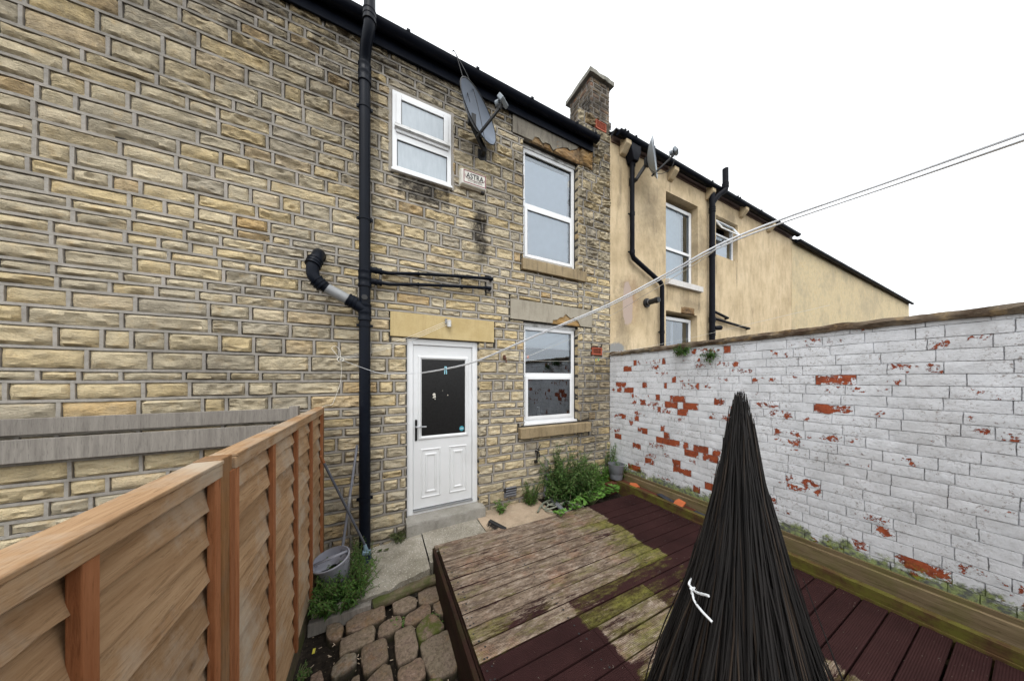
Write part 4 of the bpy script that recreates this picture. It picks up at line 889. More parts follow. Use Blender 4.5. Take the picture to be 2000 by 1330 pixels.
m.tube(smooth_path([A, wall(655, 690, 3.34), wall(648, 680, 3.36), wall(655, 676, 3.36), wall(664, 685, 3.35), A], 5), .002, 5, c=(.5, 0, 0))
m.tube(smooth_path([A, wall(667, 725, 3.35), wall(664, 750, 3.36), wall(654, 778, 3.36), wall(648, 790, 3.34), wall(636, 792, 3.30), wall(626, 797, 3.25)], 5), .0022, 5, c=(.5, 0, 0))
m.tube([A+Vector((.03*math.cos(q*.6)*(1+.2*math.sin(q)), -.01, .022*math.sin(q*.6))) for q in range(22)], .0026, 5, c=(.5, 0, 0))
tag(m.build('tangled_string', 'string', None, smooth=60), 'old white strings from the wall hook to the fitting above the door', 'string')
def peg(p, mat, label, d=(.3, 0, 1), open_=.012):
    t = thing('clothes_peg', label, 'clothes peg', p, 'plastic pegs on the washing lines'); p = Vector(p)
    for s_ in (-1, 1):
        m = MB(); m.bar(p+Vector((s_*.003, -.004, .012)), p+Vector((s_*open_, -.004, -.030)), .0045, .008, (0, 1, 0)); m.build('jaw', mat, t, bevel=.002)
    m = MB(); m.tube([p+Vector((-.009, -.006, .0)), p+Vector((.009, -.006, .0))], .003, 6); m.build('spring', 'chrome', t)
peg(L1[4]+Vector((0, 0, .0)), 'blueplastic', 'pale blue peg on the thick line in front of the door glass', open_=.005)
peg(wall(1031, 696, 3.32), 'orangeplastic', 'orange peg in front of the kitchen window', open_=.014)
peg(wall(1163, 702, 3.32), 'yellowplastic', 'yellow peg below the lower air brick', open_=.007)
peg(wall(1168.5, 701, 3.32), 'greenplastic', 'green peg beside the yellow one', open_=.006)
# ================================================================ white painted brick wall
ww = thing('white_brick_wall', 'white painted yard wall with flaking patches of red brick and mossy coping', 'wall', (3.7, 1.4, 0))
rnd.seed(5)
XW = 3.6; CH = .0865; zb = .22
red = [(225, 262, 22), (172, 307, 60), (433, 255, 24), (124, 423, 74), (295, 430, 34), (507, 392, 28), (675, 400, 28), (111, 461, 34), (180, 467, 70), (445, 438, 20), (390, 522, 32), (545, 535, 88), (487, 532, 18),
       (487, 575, 92), (628, 590, 112), (283, 555, 42), (398, 610, 30), (570, 632, 78), (818, 553, 42), (860, 555, 32), (938, 575, 42), (143, 658, 32), (197, 667, 28), (236, 670, 34), (278, 722, 76), (260, 755, 30),
       (455, 755, 42), (425, 710, 30), (425, 797, 94), (237, 837, 58), (103, 768, 48), (520, 815, 56), (592, 832, 36), (660, 845, 26), (725, 857, 60), (632, 887, 100), (820, 882, 70), (770, 920, 112), (900, 840, 50),
       (897, 940, 50), (320, 945, 46), (355, 950, 24), (523, 957, 60), (566, 1017, 130), (757, 1118, 54), (650, 182, 36), (890, 145, 50), (670, 1145, 50), (780, 1175, 90), (220, 990, 90)]
rows = {}
for zx, zy, w in red:
    u, v = 1180+zx/3.696, 640+zy/3.696; hw = w/3.696/2
    a, b = side(u-hw, v), side(u+hw, v); zc = side(u, v).z
    r = int((zc-zb)//CH); rows.setdefault(r, []).append((b.y, a.y, .98 if w > 40 else .9))
wb = MB(); nrow = int((2.41-zb)/CH)
def wbrick(y0, y1, r, bare):
    z0 = zb+r*CH; j = .005; z1 = z0+CH-j*.8; z0 += j*.2
    ny, nz = max(3, int((y1-y0)/.03)), 3; off = .003*rnd.random(); ty = rnd.uniform(-.004, .004); tone = rnd.random(); vs, cs = [], []
    for k in range(nz+1):
        for i in range(ny+1):
            y = y0+j/2+(y1-y0-j)*i/ny; z = z0+(z1-z0)*k/nz; e = (i in (0, ny)) or (k in (0, nz))
            x = XW-.009-off-(0 if e else .0015)-ty*(i/ny-.5)+.005*ns(y*22, z*26, 2); cc = bare*(.80 if e else 1.03)
            vs.append((x, y+.003*ns(y*20, z*20), z+.004*ns(y*5, z*3, 7))); cs.append((tone, cc, 0))
    fs = [(k*(ny+1)+i+1, k*(ny+1)+i, (k+1)*(ny+1)+i, (k+1)*(ny+1)+i+1) for k in range(nz) for i in range(ny)]
    o = len(vs); ring = [(i, 0) for i in range(ny+1)]+[(ny, k) for k in range(1, nz+1)]+[(i, nz) for i in range(ny-1, -1, -1)]+[(0, k) for k in range(nz-1, 0, -1)]
    for i, k in ring:
        p = vs[k*(ny+1)+i]; vs.append((XW+.01, p[1], p[2])); cs.append(cs[k*(ny+1)+i])
    M_ = len(ring); idx = [k*(ny+1)+i for i, k in ring]
    fs += [(idx[q], idx[(q+1) % M_], o+(q+1) % M_, o+q) for q in range(M_)]
    wb.add(vs, fs, cs)
for r in range(nrow+1):
    taken = sorted(rows.get(r, [])); y = YW-.004; cuts = []
    for a, b, q in sorted(taken, reverse=True):
        cuts.append((min(b, y), a, q)); y = a
    y = YW-.004
    cur = y
    seq = []
    for b, a, q in cuts:
        gap = cur-b
        if gap > .04:
            n = max(1, round(gap/.235)); seq += [(b+gap*i/n, b+gap*(i+1)/n, 0) for i in range(n)]
        elif gap > 0: b = cur
        seq.append((a, b, q)); cur = a
    cur -= 0; st_ = rnd.random()*.2
    if not cuts: seq.append((cur-.05-st_*.8, cur, 0)); cur -= .05+st_*.8
    while cur > -2.2:
        L = .235 if rnd.random() > .2 else .115; br = 0 if rnd.random() > .06 or cur > 1.0 else .86
        seq.append((cur-L, cur, br)); cur -= L
    for a, b, q in seq:
        if b-a > .015: wbrick(a, b, r, q if q else rnd.choice((0, 0, 0, 0, .4, .52, .62)))
wb.build('brickwork', 'whitebrick', ww, smooth=40)
m = MB(); n = 90
vs = []; 
for i in range(n+1):
    for k in range(30):
        y = YW-.003-(YW+2.2)*i/n; z = .0+2.43*k/29; vs.append((XW-.0015+.001*ns(y*12, z*12), y, z))
m.add(vs, [(i*30+k, (i+1)*30+k, (i+1)*30+k+1, i*30+k+1) for i in range(n) for k in range(29)], (.5, .15, 1))
m.box(XW+.01, XW+.20, -2.2, YW-.003, 0, 2.4, (.5, .3, 0)); m.build('mortar_bed', 'whitebrick', ww)
m = MB(); y = YW+.02; first = True
rnd.seed(9)
while y > -2.2:
    L = rnd.uniform(.35, .6); z = 2.40+.018*clamp((YW-y)/2.2)
    n = 14; vs = []
    for i in range(n+1):
        yy = y-L*i/n+.003; q = lambda k: .014*ns(yy*7, k*3.1)+.006*ns(yy*30, k*2)
        vs += [(XW-.035+q(1), yy, z-.004+q(2)), (XW-.045+q(3), yy, z+.028+q(4)), (XW-.02+q(5), yy, z+.06+q(6)), (XW+.2, yy, z+.075+q(7)*.5), (XW+.23, yy, z+.02), (XW+.2, yy, z-.004)]
    m.add(vs, [(6*i+k, 6*i+6+k, 6*i+6+(k+1) % 6, 6*i+(k+1) % 6) for i in range(n) for k in range(6)]+[tuple(range(6)), tuple(6*n+5-k for k in range(6))], (rnd.random(), 0, 0)); y -= L
m.build('coping', 'coping', ww, smooth=50)
# ================================================================ fence and what leans by it
rnd.seed(31)
FX = -.50
def fence_panel(y0, y1, label, post_y, zt=1.70):
    t = thing('garden_fence', label, 'fence', (FX, (y0+y1)/2, 0), 'lapped larch fence panels along the left of the yard')
    m = MB(); H = .128; z = .16; k = 0
    while z < zt-.06:
        n = 44; tone = rnd.random(); sd = rnd.random()*50; vs, cs = [], []
        for i in range(n+1):
            y = y1-(y1-y0)*i/n; wv = .016*ns(y*2.2, sd)+.007*ns(y*8, sd)+.004*ns(y*24, sd)
            zl = z+wv; zu = min(z+H+.03, zt-.02)
            for q, (zz, x) in enumerate(((zl, FX-.036), (zl, FX-.010), (zl+(zu-zl)*.5, FX-.026), (zu, FX-.042))): vs.append((x+.002*ns(y*5, sd+q), y, zz)); cs.append((tone, 0, 0))
        m.add(vs, [(4*i+q, 4*i+q+1, 4*i+4+q+1, 4*i+4+q) for i in range(n) for q in range(3)], cs); z += H; k += 1
    m.build('slats', 'fence', t, smooth=60)
    yy = [y1-.02-.455*i for i in range(int((y1-y0)/.455)+1)]+[y0+.02]
    for y in yy:
        m = MB(); m.box(FX-.018, FX+.004, y-.018, y+.018, .14, zt-.045); m.build('batten', 'batten', t, bevel=.003)
        m = MB(); m.box(FX-.062, FX-.042, y-.018, y+.018, .14, zt-.045); m.build('batten', 'batten', t, bevel=.003)
    m = MB(); m.box(FX-.020, FX+.008, y0, y1, zt-.045, zt, (.3, 0, 0)); m.box(FX-.065, FX-.040, y0, y1, zt-.045, zt, (.4, 0, 0)); m.box(FX-.07, FX+.012, y0, y1, zt+.001, zt+.014, (.5, 0, 0)); m.build('top_rail', 'fence', t, bevel=.003)
    m = MB(); m.box(FX-.05, FX-.01, y0, y1, 0, .15, (.8, 0, 0)); m.build('gravel_board', 'sleeper', t, bevel=.004)
fence_panel(1.40, 3.225, 'orange brown lapped fence panel meeting the stone house wall', 0)
fence_panel(-.52, 1.30, 'nearest orange brown lapped fence panel at the left edge of the yard', 0)
for y, lab in ((3.27, 'brown fence post standing against the stone wall'), (1.35, 'brown fence post between the two fence panels')):
    m = MB(); m.box(FX-.075, FX+.0, y-.038, y+.038, 0, 1.715, (.4, 0, 0)); o = m.build('fence_post', 'post', None, bevel=.004); tag(o, lab, 'fence post', 'brown fence posts')
t = thing('weathered_post', 'silvery grey post and rail behind the fence by the house wall', 'fence post', (-.76, 3.3, 0)); a = wall(575, 793, 3.3)
m = MB(); m.box(a.x-.035, a.x+.035, 3.27, 3.34, 0, a.z); m.build('post', 'greypost', t, bevel=.004)
m = MB(); m.box(-3.2, a.x-.035, 3.30, 3.325, a.z-.14, a.z-.02); m.box(-3.2, a.x-.035, 3.30, 3.325, a.z-.34, a.z-.17); m.build('rail', 'greypost', t, bevel=.004)
# ================================================================ ground
g = MB(); vs, fs = [], []; nx = 60
g.add([(-150, -150, -.045), (150, -150, -.045), (150, 150, -.045), (-150, 150, -.045)], [(0, 1, 2, 3)], (.5, 0, 0)); struct(g.build('ground', 'soil'))
def slab_z(x):
    pts = [(-.5, .095), (.1, .108), (.33, .19), (.6, .205), (1.3, .215), (3.6, .225)]
    for (a, za), (b, zb_) in zip(pts, pts[1:]):
        if x <= b: return za+(zb_-za)*clamp((x-a)/(b-a))
    return .225
def slab(name, mat, x0, x1, y0, y1, edge=.03, sd=0, lift=0):
    m = MB(); nx, ny = int((x1-x0)/.03), int((y1-y0)/.03); vs = []
    for j in range(ny+1):
        for i in range(nx+1):
            x = x0+(x1-x0)*i/nx; ya = y0+edge*fr(x*4, sd, 0, 3)+edge*.6*ns(x*14, sd); y = ya+(y1-ya)*j/ny
            vs.append((x, y, slab_z(x)+lift+.006*fr(x*3, y*3, sd)-(0.02 if j == 0 else 0)))
    o = len(vs)
    for i in range(nx+1): x, y, z = vs[i]; vs.append((x, y+.01, -.05))
    f = [(j*(nx+1)+i, j*(nx+1)+i+1, (j+1)*(nx+1)+i+1, (j+1)*(nx+1)+i) for j in range(ny) for i in range(nx)]+[(i+1, i, o+i, o+i+1) for i in range(nx)]
    m.add(vs, f, (.5, 0, 0)); return struct(m.build(name, mat, None, smooth=50))
slab('concrete_path', 'slab', -.49, .44, 2.66, 3.42, .03, 1)
slab('concrete_path', 'slab', .452, 1.12, 2.72, 3.42, .01, 2, .004)
slab('concrete_path', 'pinkslab', 1.13, 2.10, 2.5, 3.42, .01, 3, .002)
m = MB(); nx, ny = 60, 24; m.add([(2.08+1.5*i/nx, 2.5+.92*j/ny, .20+.03*fr(i*.2, j*.2, 4)) for j in range(ny+1) for i in range(nx+1)], [(j*(nx+1)+i, j*(nx+1)+i+1, (j+1)*(nx+1)+i+1, (j+1)*(nx+1)+i) for j in range(ny) for i in range(nx)], (.5, 0, 0)); struct(m.build('soil_bed', 'soil', None, smooth=60))
m = MB(); n = 20; vs = []
for i in range(n+1):
    x = .285+.955*i/n; q = lambda k: .006*ns(x*9, k)
    vs += [(x, 3.26+q(1), .12), (x, 3.255+q(2), .315+q(3)), (x, 3.265+q(4), .335+q(5)*.5), (x, 3.45, .345), (x, 3.45, .1)]
m.add(vs, [(5*i+k, 5*i+5+k, 5*i+5+(k+1) % 5, 5*i+(k+1) % 5) for i in range(n) for k in range(5)]+[(0, 1, 2, 3, 4), tuple(5*n+4-k for k in range(5))], (.5, 0, 0))
tag(m.build('doorstep', 'step', None, smooth=30), 'worn concrete doorstep under the white back door', 'doorstep')
# edging timbers
m = MB(); m.box(-.50, -.06, 2.585, 2.64, -.03, .072, (.5, 0, 0)); tag(m.build('edging_timber', 'greypost', None, bevel=.006), 'grey weathered edging timber by the fence at the edge of the cobbles', 'timber edging')
m = MB(); m.tube([(-.045+.58*i/12, 2.615+.012*ns(i*.6)+.02*i/12, .035+.012*ns(i*.5, 3)+.05*i/12) for i in range(13)], [.046+.006*ns(i, 2) for i in range(13)], 12); tag(m.build('edging_log', 'sleeper', None, smooth=60), 'green mossy log edging between the concrete and the cobbles', 'timber edging')
# setts, each surveyed
setts = [[(310, 940), (400, 925), (425, 960), (410, 1020), (370, 1052), (320, 1050), (305, 1010)], [(445, 1000), (440, 935), (520, 868), (700, 815), (708, 895), (640, 935), (500, 990)], [(755, 800), (860, 745), (918, 770), (922, 820), (820, 872), (765, 862)],
 [(930, 715), (1000, 680), (1100, 670), (1110, 760), (990, 810), (940, 800)], [(397, 1158), (402, 1045), (520, 990), (620, 948), (640, 970), (632, 1050), (520, 1105), (440, 1135)], [(660, 1030), (665, 950), (760, 890), (815, 880), (825, 950), (740, 1010)], [(838, 940), (850, 880), (980, 800), (1020, 815), (1022, 870), (900, 940)],
 [(545, 1200), (545, 1110), (690, 1040), (720, 1060), (730, 1180), (590, 1285), (565, 1280)], [(768, 1000), (880, 950), (910, 970), (935, 1100), (925, 1160), (800, 1225), (785, 1190)], [(915, 970), (1000, 880), (1050, 880), (1120, 960), (1000, 1040), (945, 1060)], [(335, 1290), (350, 1230), (430, 1160), (505, 1140), (515, 1210), (400, 1290), (360, 1315)],
 [(570, 1340), (700, 1210), (745, 1230), (780, 1400), (620, 1470), (560, 1430)], [(795, 1250), (940, 1165), (975, 1190), (985, 1290), (880, 1370), (800, 1350)], [(945, 1080), (1060, 1010), (1180, 960), (1240, 1160), (1180, 1260), (1040, 1320), (985, 1230)], [(190, 1340), (200, 1300), (270, 1255), (290, 1330), (230, 1400)], [(1030, 810), (1110, 770), (1200, 790), (1190, 880), (1060, 870)],
 [(460, 1400), (480, 1320), (530, 1285), (545, 1400), (500, 1460)], [(1000, 1340), (1090, 1310), (1150, 1450), (1060, 1520), (1010, 1450)], [(1130, 950), (1210, 890), (1260, 950), (1290, 1080), (1240, 1140)]]
rnd.seed(41); cb = MB()
def sett(poly, mossy=0.0):
    P = []; n = len(poly)
    for i in range(n):
        a, b = poly[i], poly[(i+1) % n]
        for t in (.12, .38, .62, .88): P.append(((a[0]+(b[0]-a[0])*t), (a[1]+(b[1]-a[1])*t)))
    cx = sum(p[0] for p in P)/len(P); cy = sum(p[1] for p in P)/len(P); sd = rnd.random()*50; N = len(P); tone = rnd.random(); h0 = rnd.uniform(-.006, .006); vs, cs = [], []
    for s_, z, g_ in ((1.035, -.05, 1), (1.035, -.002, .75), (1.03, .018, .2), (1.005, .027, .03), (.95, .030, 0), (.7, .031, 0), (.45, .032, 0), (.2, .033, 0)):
        for x, y in P:
            X = cx+(x-cx)*s_; Y = cy+(y-cy)*s_; k = 0 if z < -.02 else 1
            vs.append((X+.005*ns(X*25, Y*25, sd), Y+.005*ns(X*25, Y*25, sd+4), z+h0+k*(.005*fr(X*8, Y*8, sd)+.007*fr(X*32, Y*32, sd)))); cs.append((tone, g_, mossy))
    vs.append((cx, cy, .033+h0)); cs.append((tone, 0, mossy)); o = len(vs)-1
    ar = sum(P[i][0]*P[(i+1) % N][1]-P[(i+1) % N][0]*P[i][1] for i in range(N)); 
    fs = [(i*N+k, i*N+(k+1) % N, (i+1)*N+(k+1) % N, (i+1)*N+k) for i in range(7) for k in range(N)]+[(7*N+k, 7*N+(k+1) % N, o) for k in range(N)]
    if ar < 0: fs = [f[::-1] for f in fs]
    cb.add(vs, fs, cs)
for i, pl in enumerate(setts): sett([tuple(gnd(550+x/3.5, 950+y/3.5, .02)[:2]) for x, y in pl], .9 if i in (9, 17) else .15)
y = 1.44
while y > -1.6:
    x = -.44+rnd.uniform(-.03, .03); h = rnd.uniform(.12, .16)
    while x < .5:
        w = rnd.uniform(.13, .24); w = min(w, .54-x)
        if w > .07: sett([(x+.012, y+.01), (x+w*.5, y+rnd.uniform(0, .012)), (x+w-.012, y+.012), (x+w-.004, y+h*.5), (x+w-.012, y+h-.012), (x+w*.5, y+h-.006), (x+.012, y+h-.012), (x+.004, y+h*.5)], .3)
        x += w
    y -= h
struct(cb.build('cobbles', 'sett', None, smooth=60))
# ================================================================ deck
rnd.seed(51)
dk = thing('timber_deck', 'raised deck of grooved boards, pale and mossy where the dark red stain has worn off', 'decking', (1.9, 1.2, 0))
ZD = .31; BW = .1235; XL = .535; XR = 3.335
db = MB(); yt = 2.735
def seg(x0, x1, y0, y1, fn, tone):
    n = max(2, int((x1-x0)/.05)); vs, cs = [], []
    for i in range(n+1):
        x = x0+(x1-x0)*i/n
        for q, (yy, z) in enumerate(((y0, ZD-.026), (y0, ZD-.003), (y0+.004, ZD), ((y0+y1)/2, ZD+.0005), (y1-.004, ZD), (y1, ZD-.003), (y1, ZD-.026))):
            vs.append((x, yy, z+dz)); w, mo_ = fn(x, yy); cs.append((tone, -.6 if q in (0, 6) else w*.8 if q in (1, 5) else w, mo_))
    db.add(vs, [(7*i+k, 7*i+7+k, 7*i+8+k, 7*i+1+k) for i in range(n) for k in range(6)]+[tuple(range(7)), tuple(7*n+6-k for k in range(7))], cs)
r = 0
while yt > -2.0:
    y1 = yt; y0 = yt-BW+rnd.uniform(.007, .011); tone = rnd.random(); dz = rnd.uniform(-.0015, .0015)
    edge = 2.475+.012*math.sin(r*1.7)
    worn = .70-.05*(r % 3)+(.0 if r > 2 else .05)
    mg = .33+.14*clamp((2.3-yt)/.9)
    def fn(x, y, r=r, worn=worn, mg=mg, edge=edge):
        if x > edge: return (.0, .02)
        if 8 < r <= 9 and x > 1.29: return (.15+.2*(x < 1.6), .44)
        if r in (10,) : return (.28 if 1.29 < x < 1.95 else .1, .66 if 1.29 < x < 1.95 else .3 if x > 1.95 else .0)
        if r > 9 and x < 1.30: return (.02, .0)
        if r in (11, 12): return (.60 if x < 1.95 else .25, .52)
        if r > 12: return (.42, .45)
        k = sstep(1.9, 2.45, x)
        st_ = clamp(.5-1.4*abs(x-.62)) if r < 3 else 0
        return (worn-.25*st_-.10*k+.30*ns(x*1.2, r*2.7), mg+.55*k*(1 if r > 2 else .4)+.30*ns(x*1.1, r*3.1))
    cuts = [XL]+([1.295] if 9 < r < 14 else [])+([1.95] if r == 10 else [2.02] if r == 12 else [])+[XR]
    if r in (14, 16): cuts = [XL, 1.7, XR]
    for a, b in zip(cuts, cuts[1:]): seg(a+.001, b-.002, y0, y1, fn, rnd.random())
    yt -= BW; r += 1
db.build('boards', 'deck', dk)
# rows of screw heads along the board ends and over the joists
nr = 0
for xs in (XL+.035, XL+.06, 1.2, 2.2, 3.1, 3.27):
    y = 2.72; q = 0
    while y > -.9:
        if rnd.random() < .8 and (q < 10 or xs < 3):
            for dy in (.03, .09):
                x0 = xs+rnd.uniform(-.012, .012); y0 = y-dy+rnd.uniform(-.008, .008); r0 = rnd.uniform(.004, .0075)
                if nr == 0: sm_ = MB()
                nr += 1; sm_.add([(x0+r0*(1.5 if k % 2 else 1)*math.cos(k*.785), y0+r0*math.sin(k*.785), ZD+.0035) for k in range(8)], [tuple(range(8))], (.5, 0, 0))
        y -= BW; q += 1
o = sm_.build('screw_holes', 'rubber', dk); o['kind'] = 'stuff'
m = MB(); m.box(XL+.03, XR-.02, 2.700, 2.727, -.03, ZD-.03); m.box(XL+.03, XR-.02, -2.0, -1.97, -.03, ZD-.03); m.build('front_skirt', 'skirt', dk)
m = MB(); m.box(XL-.012, XL+.016, -2, 2.73, -.03, ZD-.032); m.build('side_skirt', 'skirt', dk, bevel=.004)
m = MB(); m.box(XL-.052, XL-.022, -2, 2.765, -.03, ZD-.012); m.build('side_skirt', 'skirt', dk, bevel=.004)
m = MB()
for x in (1.2, 2.2, 3.1): m.box(x-.03, x+.03, -1.9, 2.69, .1, ZD-.032)
m.build('joists', 'skirt', dk)
m = MB(); vs = []
n = 30
for i in range(n+1):
    x = XL-.03+.78*i/n; yf = 2.80-.008*i/n*2+.004*ns(x*20); vs += [(x, 2.742, ZD-.035), (x, yf, ZD-.035), (x, yf, ZD-.012), (x, 2.742, ZD-.012)]
m.add(vs, [(4*i+k, 4*i+(k+1) % 4, 4*i+4+(k+1) % 4, 4*i+4+k) for i in range(n) for k in range(4)]+[(3, 2, 1, 0), (4*n, 4*n+1, 4*n+2, 4*n+3)], (.5, .8, .2)); m.build('nosing_strip', 'deck', dk)
# kerb beams by the white wall
m = MB(); m.box(3.345, 3.40, -2, 3.22, .10, .405, (.5, 0, 0)); m.box(3.338, 3.344, -2, 2.7, .29, .33, (.2, 0, 0)); tag(m.build('kerb_beam', 'mossbeam', None, bevel=.006), 'mossy timber beam along the right edge of the deck', 'timber beam')
m = MB(); m.box(3.404, 3.535, 1.95, 3.30, .30, .375, (.5, 0, 0)); m.box(3.15, 3.404, 3.02, 3.10, .2, .375, (.6, 0, 0)); tag(m.build('brown_board', 'brownboard', None, bevel=.004), 'red brown board with the grey pot on it in the corner', 'board')
m = MB(); m.box(3.404, 3.54, -2, 1.94, .2, .30); tag(m.build('trough_board', 'skirt', None), 'dark board lying low between the beam and the white wall', 'board')
m = MB(); m.box(3.545, 3.572, -2, 3.25, .30, .465, (.3, 0, 0)); m.box(3.574, 3.592, -2, 3.3, .30, .50, (.8, 0, 0)); tag(m.build('wall_boards', 'wallboard', None, bevel=.004), 'pair of weathered boards on edge along the foot of the white wall', 'board')
# ================================================================ small things on deck and beam
pc = Vector((3.405, 3.09, .407))
pt = thing('plant_pot', 'mid grey plastic plant pot in the corner by the white wall', 'plant pot', pc)
m = MB(); m.lathe(pc, [(0, .0), (.092, .0), (.096, .01), (.101, .085), (.106, .09), (.120, .225), (.124, .226), (.124, .238), (.116, .238), (.108, .12), (.09, .03), (0, .03)], 32, c=(.5, 0, 0)); m.build('pot', 'greyplastic', pt, smooth=40)
def shard(name, mat, c, pts, th, tilt, label, cat, group=None):
    m = MB(); c = Vector(c); from_ = []
    ax = Vector(tilt[:3]).normalized(); import mathutils
    q = mathutils.Quaternion(ax, tilt[3]); P = [c+q @ Vector((x, y, 0)) for x, y in pts]; m.poly(P, q @ Vector((0, 0, th))); return tag(m.build(name, mat, None), label, cat, group)
p = side(1325, 973, 3.40); shard('broken_tile', 'tile', (p.x+.02, p.y, .41), [(-.05, -.065), (.055, -.055), (.06, .04), (.01, .06), (-.055, .05)], .016, (0, 1, .2, -.65), 'orange broken tile propped upright on the mossy beam', 'broken tile', 'orange broken tiles')
shard('broken_tile', 'tile', (3.46, 2.80, .386), [(-.06, -.06), (.04, -.07), (.075, .02), (.0, .07), (-.06, .03)], .015, (1, 0, 0, .12), 'orange broken tile lying flat right of the grey pot', 'broken tile', 'orange broken tiles')
for i, (y, pts, lab) in enumerate(((2.30, [(-.05, -.12), (.04, -.14), (.05, .1), (-.03, .12)], 'dark slate fragment left of the upright orange tile'), (1.92, [(-.05, -.16), (.05, -.12), (.05, .12), (-.04, .17)], 'dark slate fragment right of the upright orange tile'), (1.62, [(-.05, -.1), (.05, -.12), (.04, .1)], 'small dark slate fragment nearest the cane bundle'))):
    shard('slate_fragment', 'slatechip', (3.47, y, .385 if i == 0 else .36), pts, .01, (1, .5, 0, .15*(1-i)), lab, 'slate', 'broken slates by the white wall')
m = MB(); p = Vector((3.44, 1.66, .385)); m.lathe(p, [(0, .0), (.02, .004), (.018, .03), (0, .034)], 10); tag(m.build('white_pebble', 'signwhite', None, smooth=50), 'small white pebble on the beam near the cane bundle', 'pebble')
br = thing('hand_brush', 'black hand brush standing on the corner of the deck near the doorstep', 'brush', gnd(967, 1020, .26)); b0 = gnd(966, 1024, .30)
m = MB(); m.bar(b0+Vector((-.055, .03, .045)), b0+Vector((.085, -.13, -.01)), .05, .022); m.build('back', 'rubber', br, bevel=.008)
m = MB()
for i in range(120):
    t = rnd.random(); q = b0+Vector((-.055, .03, .045)).lerp(Vector((.02, -.06, .02)), t)+Vector((rnd.uniform(-.02, .02), rnd.uniform(-.02, .02), 0)); m.tube([q, q+Vector((-.03+rnd.uniform(-.01, .01), -.01, -.045))], .002, 4, cap=False)
m.build('bristles', 'bristle', br)
# hose and conduits
hs = thing('garden_hose', 'grey green garden hose coiled loosely at the foot of the bush', 'hose', (2.2, 3.05, .22)); m = MB()
for cxy, ra, rb, ph, z in (((1078, 985), .17, .10, 0, .235), ((1090, 992), .22, .13, 1.0, .24), ((1100, 978), .26, .09, 2.0, .25)):
    c = gnd(*cxy, .23); m.tube([(c.x+ra*math.cos(ph+q*.24)*(1+.1*math.sin(q*.5)), c.y-.02+rb*math.sin(ph+q*.24), z+.012*math.sin(q*.7)+(.012*q/24)) for q in range(25)], .011, 8)
m.tube(smooth_path([gnd(1050, 1000, .24), gnd(1062, 982, .26), gnd(1090, 975, .27), gnd(1140, 990, .26)], 5), .012, 8); m.build('coil', 'hose', hs, smooth=60)
m = MB(); a, b = gnd(1068, 968, .25), gnd(1100, 998, .26); m.tube([a, b], .02, 10); m.tube([a+Vector((.05, .03, .0)), b+Vector((.02, .04, .01))], .018, 10); tag(m.build('grey_pipe_offcut', 'greyplastic', None, smooth=50), 'two grey pipe offcuts lying inside the coiled hose', 'pipe')
m = MB(); m.lathe(gnd(1066, 968, .22), [(.03, 0), (.03, .05), (.035, .055), (.035, .07), (.02, .07), (.02, .0)], 14); tag(m.build('pipe_socket', 'signwhite', None, smooth=50), 'short white pipe socket standing at the bush foot', 'pipe')
m = MB()
for (u, v), (du, dv) in (((1090, 975), (-4, -22)), ((1096, 972), (1, -26)), ((1100, 972), (0, -24)), ((1112, 978), (5, -22)), ((1115, 974), (2, -20)), ((1093, 980), (6, -24)), ((1113, 985), (3, -24))):
    a = gnd(u, v, .22); h = -dv/520*a.length*.9; m.tube([a, a+Vector((du*.004, .0, h*.6)), a+Vector((du*.006, 0, h))], [.006, .005, .0015], 6)
tag(m.build('dead_stalks', 'straw', None), 'cut pale dead stalks sticking up in front of the bush', 'plant stalks')
# bucket, mop and brush
bk = thing('mop_bucket', 'grey oval mop bucket with wringer standing by the fence behind the weeds', 'bucket', (-.355, 2.93, .10)); c = Vector((-.345, 2.95, .11))
from mathutils import Quaternion
qb = Quaternion((1, 0, 0), R(13)) @ Quaternion((0, 1, 0), R(-9))
def tiltb(m): m.v = [tuple(c+qb @ (Vector(p)-c)) for p in m.v]
m = MB(); m.lathe(c, [(0, 0), (.105, 0), (.11, .01), (.140, .255), (.150, .26), (.152, .28), (.143, .285), (.134, .26), (.10, .02), (0, .02)], 36, c=(.5, 0, 0), squash=.88); tiltb(m); m.build('tub', 'bucket', bk, smooth=40)
m = MB(); n = 22; vs = []
for i in range(n+1):
    th = math.pi*(.05+.95*i/n)+.2
    for rr, z in ((.142, .275), (.138, .215), (.09, .20), (.03, .19)): vs.append((c.x+rr*math.cos(th), c.y+rr*.88*math.sin(th), c.z+z))
fs = [(4*i+k, 4*i+4+k, 4*i+5+k, 4*i+1+k) for i in range(n) for k in range(3) if not (k == 0 and i in (6, 8, 10, 12))]
m.add(vs, fs, (.5, 0, 0)); m.add([(c.x-.13, c.y+.0, c.z+.262), (c.x+.135, c.y+.03, c.z+.262), (c.x+.135, c.y+.05, c.z+.272), (c.x-.13, c.y+.02, c.z+.272)], [(0, 1, 2, 3)], (.5, 0, 0))
tiltb(m); o = m.build('wringer', 'bucket', bk, smooth=50); sm = o.modifiers.new('thick', 'SOLIDIFY'); sm.thickness = .005
m = MB(); m.tube([(c.x+.147*math.cos(q), c.y+.13*math.sin(q)-.02*math.sin(q), c.z+.265-.05*math.sin(q)*0-.03) for q in [-.2-.27*k for k in range(11)]], .004, 6); tiltb(m); m.build('handle', 'greyplastic', bk)
br2 = thing('yard_brush', 'long dark pole with pale blue brush head leaning from the slab to the fence', 'brush', (-.11, 3.09, .15))
top = Vector((FX+.03, 2.92, 1.31)); bot = Vector((-.118, 3.09, .30)); m = MB(); m.tube([top+(bot-top)*.06, bot], .0115, 10); m.build('pole', 'bluepole', br2, smooth=50)
